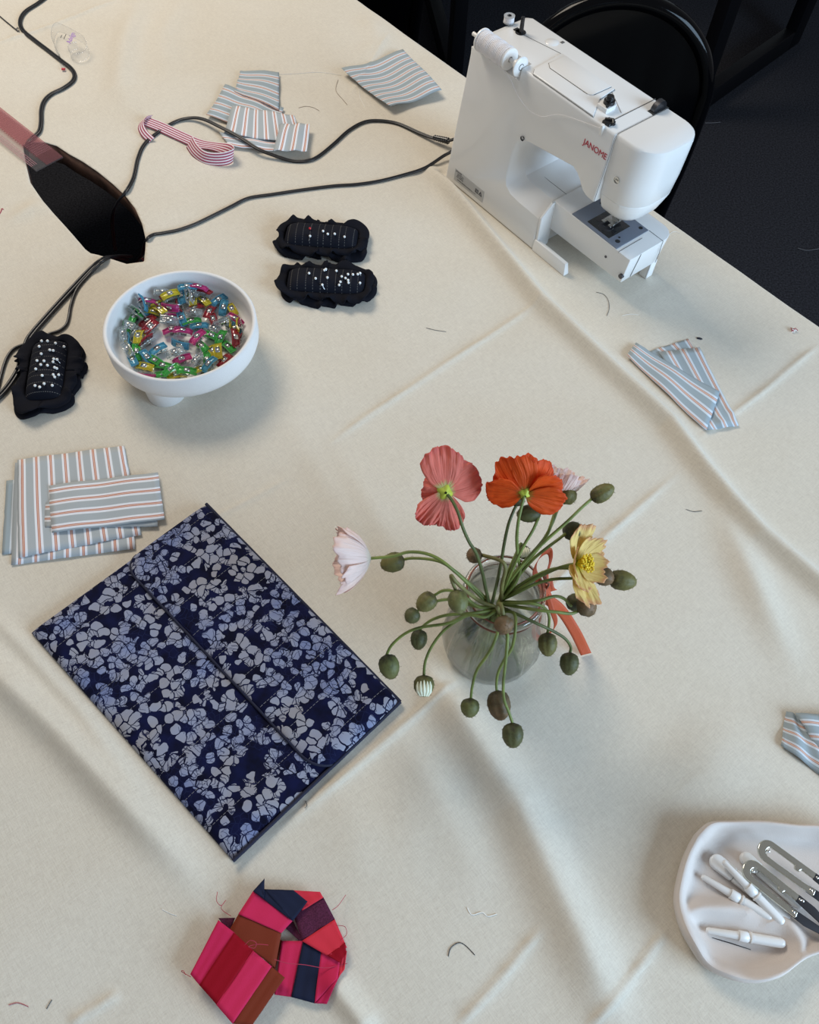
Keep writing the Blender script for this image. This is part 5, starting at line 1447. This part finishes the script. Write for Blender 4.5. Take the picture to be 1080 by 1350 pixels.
for nm, seq in (('edge_binding', [(1.0, i/30) for i in range(31)]), ('edge_binding', [(i/40, .001) for i in range(41)])):
    mb = MB(); mb.tube([(pq(a, b_).x - PC.x, pq(a, b_).y - PC.y, .0068 + .0003*math.sin(a*60 + b_*50)) for a, b_ in seq], .0020, 8); mb.build(nm, M_NAVY if nm else M_BATIK, parent=pouch)

# ------------------------------------------------------------------ white tray and tools
OUT = [(912,1101),(930,1086),(960,1083),(1000,1083),(1045,1088),(1090,1090),(1135,1104),(1172,1135),(1186,1180),(1172,1222),(1138,1242),(1100,1252),(1062,1264),(1028,1287),(1000,1296),(975,1296),(950,1288),(928,1276),(911,1256),(894,1226),(886,1190),(890,1158),(899,1128)]
OP = [at(x, y, .012) for x, y in OUT]
TC = sum(OP, Vector())/len(OP); TC.z = TOP + CLOTH + .0022 
tray = empty('trinket_tray', TC, 'white wavy edged tray with the seam rippers and snips at the lower right', 'tray')
loop = catmull(OP + [OP[0]], 6)[:-1]
loop = [Vector((p.x - TC.x, p.y - TC.y, 0)) for p in loop]; n = len(loop)
ridge = [at(x, y, .012) - TC for x, y in ((903,1204),(922,1197),(958,1199),(1000,1208),(1040,1221),(1053,1240),(1052,1266))]
RP = np.array([[p.x, p.y] for p in ridge])
rows = []
prof = [(.80,.0),(.90,.0),(.97,.004),(1.0,.012),(.995,.019),(.965,.0225),(.925,.0215),(.885,.0165),(.845,.0105),(.80,.0065),(.72,.0045),(.6,.0042),(.45,.0042),(.3,.0042),(.15,.0042),(.02,.0042)]
for k, (f_, z) in enumerate(prof):
    row = []
    for i, p in enumerate(loop):
        q = p*f_; zz = z + (.0022*math.sin(i/n*2*PI*5 + 1) + .0012*math.sin(i/n*2*PI*9))*(1 if z > .01 else 0)
        if k > 5:
            d_, t_r = dist_poly(np.array([q.x]), np.array([q.y]), RP)
            zz = max(zz, .0042 + .0135*math.exp(-(float(d_[0])/.0085)**2))
        row.append((q.x, q.y, zz))
    rows.append(row)
mb = MB(); mb.grid(rows, None, closed_u=True); mb.face([k for k in range(n)][::-1], 0); e0 = (len(prof)-1)*n; mb.face([e0 + k for k in range(n)], 0)
mb.build('dish', M_TRAYC, parent=tray, subsurf=1)
TZ = .0022 + .0050          # tray floor above table top
def ptool(name, a, b_, h, label, cat, group=None, hb=None):
    pa, pb = at(*a, h), at(*b_, hb if hb is not None else h)
    pa.z = TOP + h; pb.z = TOP + (hb if hb is not None else h)
    d = pb - pa
    rot = d.to_track_quat('X', 'Z').to_matrix().to_4x4()
    return empty(name, pa, label, cat, group, mat=Matrix.Translation(pa) @ rot), d.length
def ripper(a, b_, h, label, hb=None):
    root, L = ptool('seam_ripper', a, b_, h, label, 'seam ripper', 'small white seam rippers in the tray', hb)
    c = .41*L
    mb = MB(); mb.lathe([(.0001,.0),(.0018,.0003),(.0026,.002),(.0036,c),(.0001,c)], 24, 0, (0,0,0), 'X'); mb.build('cap', M_WHITE2, parent=root)
    mb = MB(); mb.lathe([(.0001,c+.0002),(.0046,c+.0002),(.0048,c+.001),(.0047,c+.0085),(.0040,c+.009),(.0040,c+.0105),(.0050,c+.0108),(.0051,c+.0122),(.0043,c+.0125)], 24, 0, (0,0,0), 'X'); mb.build('collar', M_WHITE2, parent=root)
    mb = MB(); mb.lathe([(.0001,c+.0124),(.0043,c+.0126),(.0045,c+.03),(.0043,L-.004),(.0039,L-.002),(.0030,L-.0006),(.0016,L),(.0001,L)], 24, 0, (0,0,0), 'X', wob=lambda r, z, a_: r*(1 + .03*math.cos(6*a_))); mb.build('handle', M_WHITE2, parent=root)
ripper((925,1155), (1018,1211), TZ + .0055, 'small white seam ripper leaning along the left side of the tray pile', TZ + .007)
ripper((953,1135), (1033,1218), TZ + .0155, 'small white seam ripper lying across the top of the tray pile', TZ + .0085)
ripper((931,1226), (1035,1244), TZ + .0050, 'small white seam ripper alone in the lower hollow of the tray')
def stick(a, b_, h, w_, label):
    root, L = ptool('sewing_tool', a, b_, h, label, 'sewing tool', 'broad white tool handles in the tray')
    def cap(x0, x1, r0, r1):
        return arc(x1 - r1, 0, r1, -90, 90, 8) + arc(x0 + r0, 0, r0, 90, 270, 8)
    mb = MB(); mb.prism([(x, y) for x, y in arc(w_, 0, w_, 90, 270, 10)] + [(.30*L, -w_*.92), (.30*L, w_*.92)], -.0035, .0035); mb.build('cap', M_WHITE2, parent=root, bevel=.0016, seg=3)
    mb = MB(); mb.prism([(.303*L, w_*.88), (.303*L, -w_*.88)] + arc(L - w_*.85, 0, w_*.85, -90, 90, 10), -.0032, .0032); mb.build('handle', M_WHITE2, parent=root, bevel=.0016, seg=3)
stick((937,1130), (1041,1211), TZ + .0052, .0072, 'broad white tool handle under the crossed seam rippers in the tray')
stick((977,1126), (1058,1196), TZ + .0052, .0060, 'broad white tool handle under the steel thread snips in the tray')
M_SNIP = simple('smoky_chrome', (.70, .69, .60), .2, metal=1, bump=1.0, bscale=55)
M_BLADE = simple('dark_grey_blade', (.055, .058, .068), .4, metal=.5)
def snips(a, b_, h, label, wd):
    root, L = ptool('thread_snips', a, b_, h, label, 'thread snips', 'steel thread snips in the tray')
    # bowed spring handle: rounded head, two arms with a long slot between, on two levels
    hw = wd
    outl = arc(hw, 0, hw, 90, 270, 12) + [(L*.62, -hw*.95), (L*.62, -hw*.35), (L*.50, -hw*.42), (L*.22, -hw*.45)] + arc(hw*1.25, 0, hw*.45, 250, 110, 6) + [(L*.22, hw*.45), (L*.36, hw*.42), (L*.37, hw*.1), (L*.42, hw*.1), (L*.43, hw*.4), (L*.62, hw*.35), (L*.62, hw*.98)]
    mb = MB(); mb.prism(outl, -.0018, .0018); sp_ = mb.build('spring_handle', M_SNIP, parent=root, bevel=.0014, seg=4)
    for sy in (1, -1):
        mb = MB(); mb.prism([(L*.55, sy*hw*.95), (L*.55, sy*hw*.3), (L*.97, -sy*hw*.05), (L*1.0, sy*hw*.02), (L*.9, sy*hw*.55), (L*.72, sy*hw*.95)][::-1 if sy > 0 else 1], -.0010 + sy*.0013, .0006 + sy*.0013); mb.build('blade', M_BLADE, parent=root, bevel=.0003)
    for x, y in ((hw*.95, 0), (L*.575, hw*.65), (L*.60, hw*.72), (L*.575, -hw*.62), (L*.60, -hw*.68)):
        mb = MB(); mb.lathe([(.0001,.0020),(.0012,.0018),(.0015,.0012),(.0015,.0)], 12, 0, (x, y, .0006)); mb.build('rivet', M_STEEL, parent=sp_)
snips((980,1139), (1103,1237), TZ + .0145, 'lower steel thread snips with dark blades in the tray', .0105)
snips((1000,1113), (1128,1206), TZ + .0195, 'upper steel thread snips with a bright handle in the tray', .0105)
mb = MB(); mb.tube([at(938,1236,TZ + .0006), at(962,1243,TZ + .0006), at(990,1252,TZ + .0008)], [.0005, .0005, .0003], 6); tag(mb.build('needle', M_DSTEEL), 'thin dark needle lying under the lone seam ripper in the tray', 'needle')

# ------------------------------------------------------------------ ruler, packaging, small stuff
ul, ur, lr, ll = [at(x, y, .004) for x, y in ((-60,99),(84,209),(49,228),(-60,130))]
rp = at(84, 209, .004)
uu_ = (at(84,209,.004) - at(0,143,.004)); uu_.normalize(); vv_ = Vector((uu_.y, -uu_.x, 0)) 
if vv_.y > 0: vv_ = -vv_
WR = abs((at(49,228,.004) - rp).dot(vv_)); LR = .36
rz = Matrix(((-uu_.x, vv_.x, 0, rp.x), (-uu_.y, vv_.y, 0, rp.y), (0, 0, 1, TOP + CLOTH + .0042), (0, 0, 0, 1)))
ruler = empty('ruler', rp, 'see-through pink quilting ruler overhanging the left tip of the opening', 'ruler', mat=rz)
print('ruler width', WR)
mb = MB(); mb.box(0, 0, 0, LR, WR, .0022); mb.build('blade', clear_plastic('clear_acrylic', (.93,.91,.91), .04, .08, (.8,.75,.75), .6), parent=ruler)
M_PINKT = clear_plastic('pink_ruler_tint', (.93,.76,.77), .07, .2, (.62,.28,.32), .3)
mb = MB(); zt = .0024
mb.box(0, 0, .0023, LR, WR*.60, zt)
for k in range(0, 52): 
    x = .028 + k*.0064
    if x < LR: mb.box(x, WR*.60, .0023, x + .0028, WR*.635, zt)
mb.build('tinted_scale', M_PINKT, parent=ruler)
M_PINKL = simple('pink_ruler_line', (.42,.15,.19), .5)
mb = MB()
for k in range(1, 12): mb.box(.03, WR*.05*k, zt + .0001, LR, WR*.05*k + .0002, zt + .00018)
for k in range(60):
    x = .03 + k*.0055; mb.box(x, 0, zt + .0001, x + .0002, WR*.59, zt + .00018)
for y in (.80, .86, .93, .985): mb.box(.012, WR*y, zt + .0001, LR, WR*y + .0006, zt + .00018)
for k in range(45):
    x = .02 + k*.0075; mb.box(x, WR*.80, zt + .0001, x + .0004, WR*(.985 if k % 2 else .93), zt + .00018)
mb.build('scale_print', M_PINKL, parent=ruler)

M_FILM = clear_plastic('clear_film', (.965,.97,.975), .05, .05, (.85,.86,.88), 1.1)
pk = empty('plastic_packaging', on(96, 66), 'curled clear plastic packaging with purple print, at the top left by the cord', 'packaging')
pb_ = Vector(pk.location)
mb = MB(); rows = []
path = [(84,88,.001),(78,76,.002),(72.5,62,.004),(73,50,.005),(78,43,.006),(88,46,.010),(100,52,.012),(113,60,.010),(118,70,.006),(114,79,.003),(104,82,.002),(95,78,.002),(94,70,.003),(104,65,.004)]
C = catmull([on(*p) - pb_ for p in path], 6)
for k in range(5): rows.append([p + Vector((0, 0, .0045*k*(1 - .3*i/len(C)))) for i, p in enumerate(C)])
mb.grid(rows); mb.build('film', M_FILM, parent=pk)
mb = MB(); mb.tube([p + Vector((0,0,.018*(1 - .3*i/len(C)))) for i, p in enumerate(C)], .0005, 6); mb.tube([p for p in C], .0005, 6); mb.build('film_edge', M_FILM, parent=pk)
tp = on(94, 52, .022) - pb_
dl = (on(90, 60, .022) - on(97, 45, .022)); az = math.atan2(dl.y, dl.x)
text_mesh('purple_print', 'Adelgn', .0120, M_PURP, pk, Matrix.Translation(tp + Vector((0,0,.001))) @ Matrix.Rotation(az + PI, 4, 'Z') @ Matrix.Rotation(R(8), 4, 'X'), .0001, shear=.2)
for px_, w_ in ((86, .011), (81, .006)):
    q_ = on(px_, 49, .020) - pb_; mb = MB(); e_ = Vector((math.cos(az), math.sin(az), 0)); mb.tube([q_ - e_*w_*.7, q_ + e_*w_*.7], .0005, 5); mb.build('black_print', M_INK, parent=pk)
tb = [on(*p) - pb_ for p in ((80,80,.002),(83,87,.003),(85,94,.002))]
mb = MB(); band(mb, tb, .008); mb.build('tab', M_FILM, parent=pk)
q_ = on(84, 92, .003) - pb_; mb = MB(); mb.box(q_.x - .003, q_.y - .002, q_.z - .0008, q_.x + .003, q_.y + .002, q_.z + .0012); mb.build('red_print', M_RED, parent=pk)

mb = MB(); P = [on(-12, 12, .0015), on(8, 29, .0015), on(24, 42, .0015)]
mb.tube(P, .0011, 7); mb.tube([on(21, 39.5, .0015), on(23.5, 37, .002), on(24.5, 38, .002)], .0009, 6); mb.tube([on(24,42,.0015), on(25.5,41,.002), on(25.5,42.5,.0015)], .0008, 6)
c = on(8, 29); o = mb.build('latch_hook', M_DSTEEL, loc=c); tag(o, 'thin dark metal hook at the top left corner of the picture', 'hook')
TB = simple('black_thread', (.02,.02,.03), .8); TRD = simple('red_thread', (.42,.03,.07), .8); TWH = simple('pale_thread', (.88,.87,.84), .8); TBR = simple('brown_thread', (.20,.13,.08), .8)
def thread(pts, mat, label, r=.00028, h=.0005):
    P = [on(q[0], q[1], h + (q[2] if len(q) > 2 else 0)) for q in pts]; c = P[0].copy()
    mb = MB(); mb.tube(catmull(P, 6), r, 5); tag(mb.build('thread', mat, loc=c), label, 'thread')
thread([(786,386),(796,389),(802,397),(803,408),(800,417)], TB, 'curved black thread just below the free arm of the sewing machine')
thread([(562,433),(574,436),(588,438)], TB, 'short black thread lying right of the lower pincushion')
thread([(904,672),(914,675),(925,674)], TB, 'short black thread alone between the folded scrap and the poppies')
thread([(591,1261),(594,1250),(604,1243),(613,1246),(626,1259)], TB, 'bent black thread near the bottom, left of the white tray', .00036)
thread([(616,1197),(622,1206),(635,1203),(643,1208),(655,1205)], TWH, 'crinkled white thread above the bent black thread near the bottom', .0004)
thread([(12,1325),(24,1322),(38,1327)], TRD, 'short red thread at the bottom left corner')
thread([(62,1330),(66,1323),(69,1318)], TB, 'tiny black thread beside the red thread at the bottom left corner')
thread([(214,1199),(224,1204),(233,1207)], TWH, 'pale thread left of the patchwork strip')
thread([(363,99),(390,98),(420,96),(450,100)], TWH, 'long pale thread between the striped heap and the wavy scrap')
thread([(446,106),(443,120),(452,132),(458,139)], TBR, 'brown thread hanging from the wavy striped scrap')
thread([(474,118),(475,130),(481,142)], TWH, 'short pale thread below the wavy striped scrap')
thread([(394,143),(404,141),(414,143),(421,147)], TBR, 'wavy brown thread between the striped heap and the wavy scrap')
thread([(403,1056),(405,1062),(402,1066)], TB, 'tiny black thread at the lower edge of the blue pouch')
thread([(287,1176,.004),(286,1188,.006),(292,1194,.008),(298,1187,.006),(292,1198,.004),(305,1208,.004)], TRD, 'tangled red thread at the upper left of the patchwork strip')
thread([(323,1246,.018),(330,1240,.022),(338,1243,.022),(336,1250,.02),(328,1248,.02),(340,1245,.02),(354,1246,.018)], TRD, 'looped red thread on top of the patchwork strip')
thread([(438,1200,.012),(446,1194,.010),(456,1180,.004)], TRD, 'straight red thread at the upper right of the patchwork strip')
thread([(444,1220,.008),(455,1222,.010),(457,1232,.008),(450,1240,.008),(454,1250,.006)], TRD, 'curling red thread at the right edge of the patchwork strip')
thread([(245,1285,.010),(242,1280,.006),(240,1281,.002),(252,1288,.01)], TRD, 'red thread at the left edge of the patchwork strip')
thread([(362,1265,.02),(380,1270,.018),(402,1272,.014),(430,1276,.008),(458,1270,.003)], TRD, 'long red thread across the right half of the patchwork strip')
thread([(903,190,-.0)] and [(0,283),(2,279),(3,276),(5,277)], TRD, 'red squiggle of thread at the left edge below the ruler', .0006)
thread([(820,417),(830,415),(842,416)], TWH, 'short pale thread on the cloth above the folded striped scrap')
thread([(880,312),(888,306),(897,309)], TWH, 'pale thread right of the free arm of the sewing machine')
mb = MB(); c = on(922, 447, .0006); mb.ball(c, .0042, 8, 0, (1, .5, .16), Matrix.Rotation(R(-10), 3, 'Z')); tag(mb.build('fabric_fleck', TB, loc=c), 'black fleck beside the folded striped scrap', 'fleck')
c = on(1047, 436, .0015); mb = MB()
for k in range(7): mb.tube([c + Vector((random.uniform(-.005,.005), random.uniform(-.005,.005), random.uniform(0,.002))) for _ in range(3)], .0006, 5, k % 2)
tag(mb.build('thread_knot', [TRD, TWH], loc=c), 'red and white knot of thread by the right edge of the table', 'thread')
def floorthread(pts, label):
    mb = MB(); P = catmull([at(x, y, -TOP + .003) for x, y in pts], 5); mb.tube(P, .0007, 5); tag(mb.build('thread', simple('grey_thread', (.12,.12,.13), .8), loc=P[0]), label, 'thread')
floorthread([(1052,327),(1064,330),(1080,328)], 'pale thread on the dark carpet at the right edge')
floorthread([(930,162),(940,162),(950,161)], 'pale thread on the dark carpet right of the chair back')
floorthread([(978,83),(981,86),(984,90)], 'tiny pale thread on the carpet between the black legs')
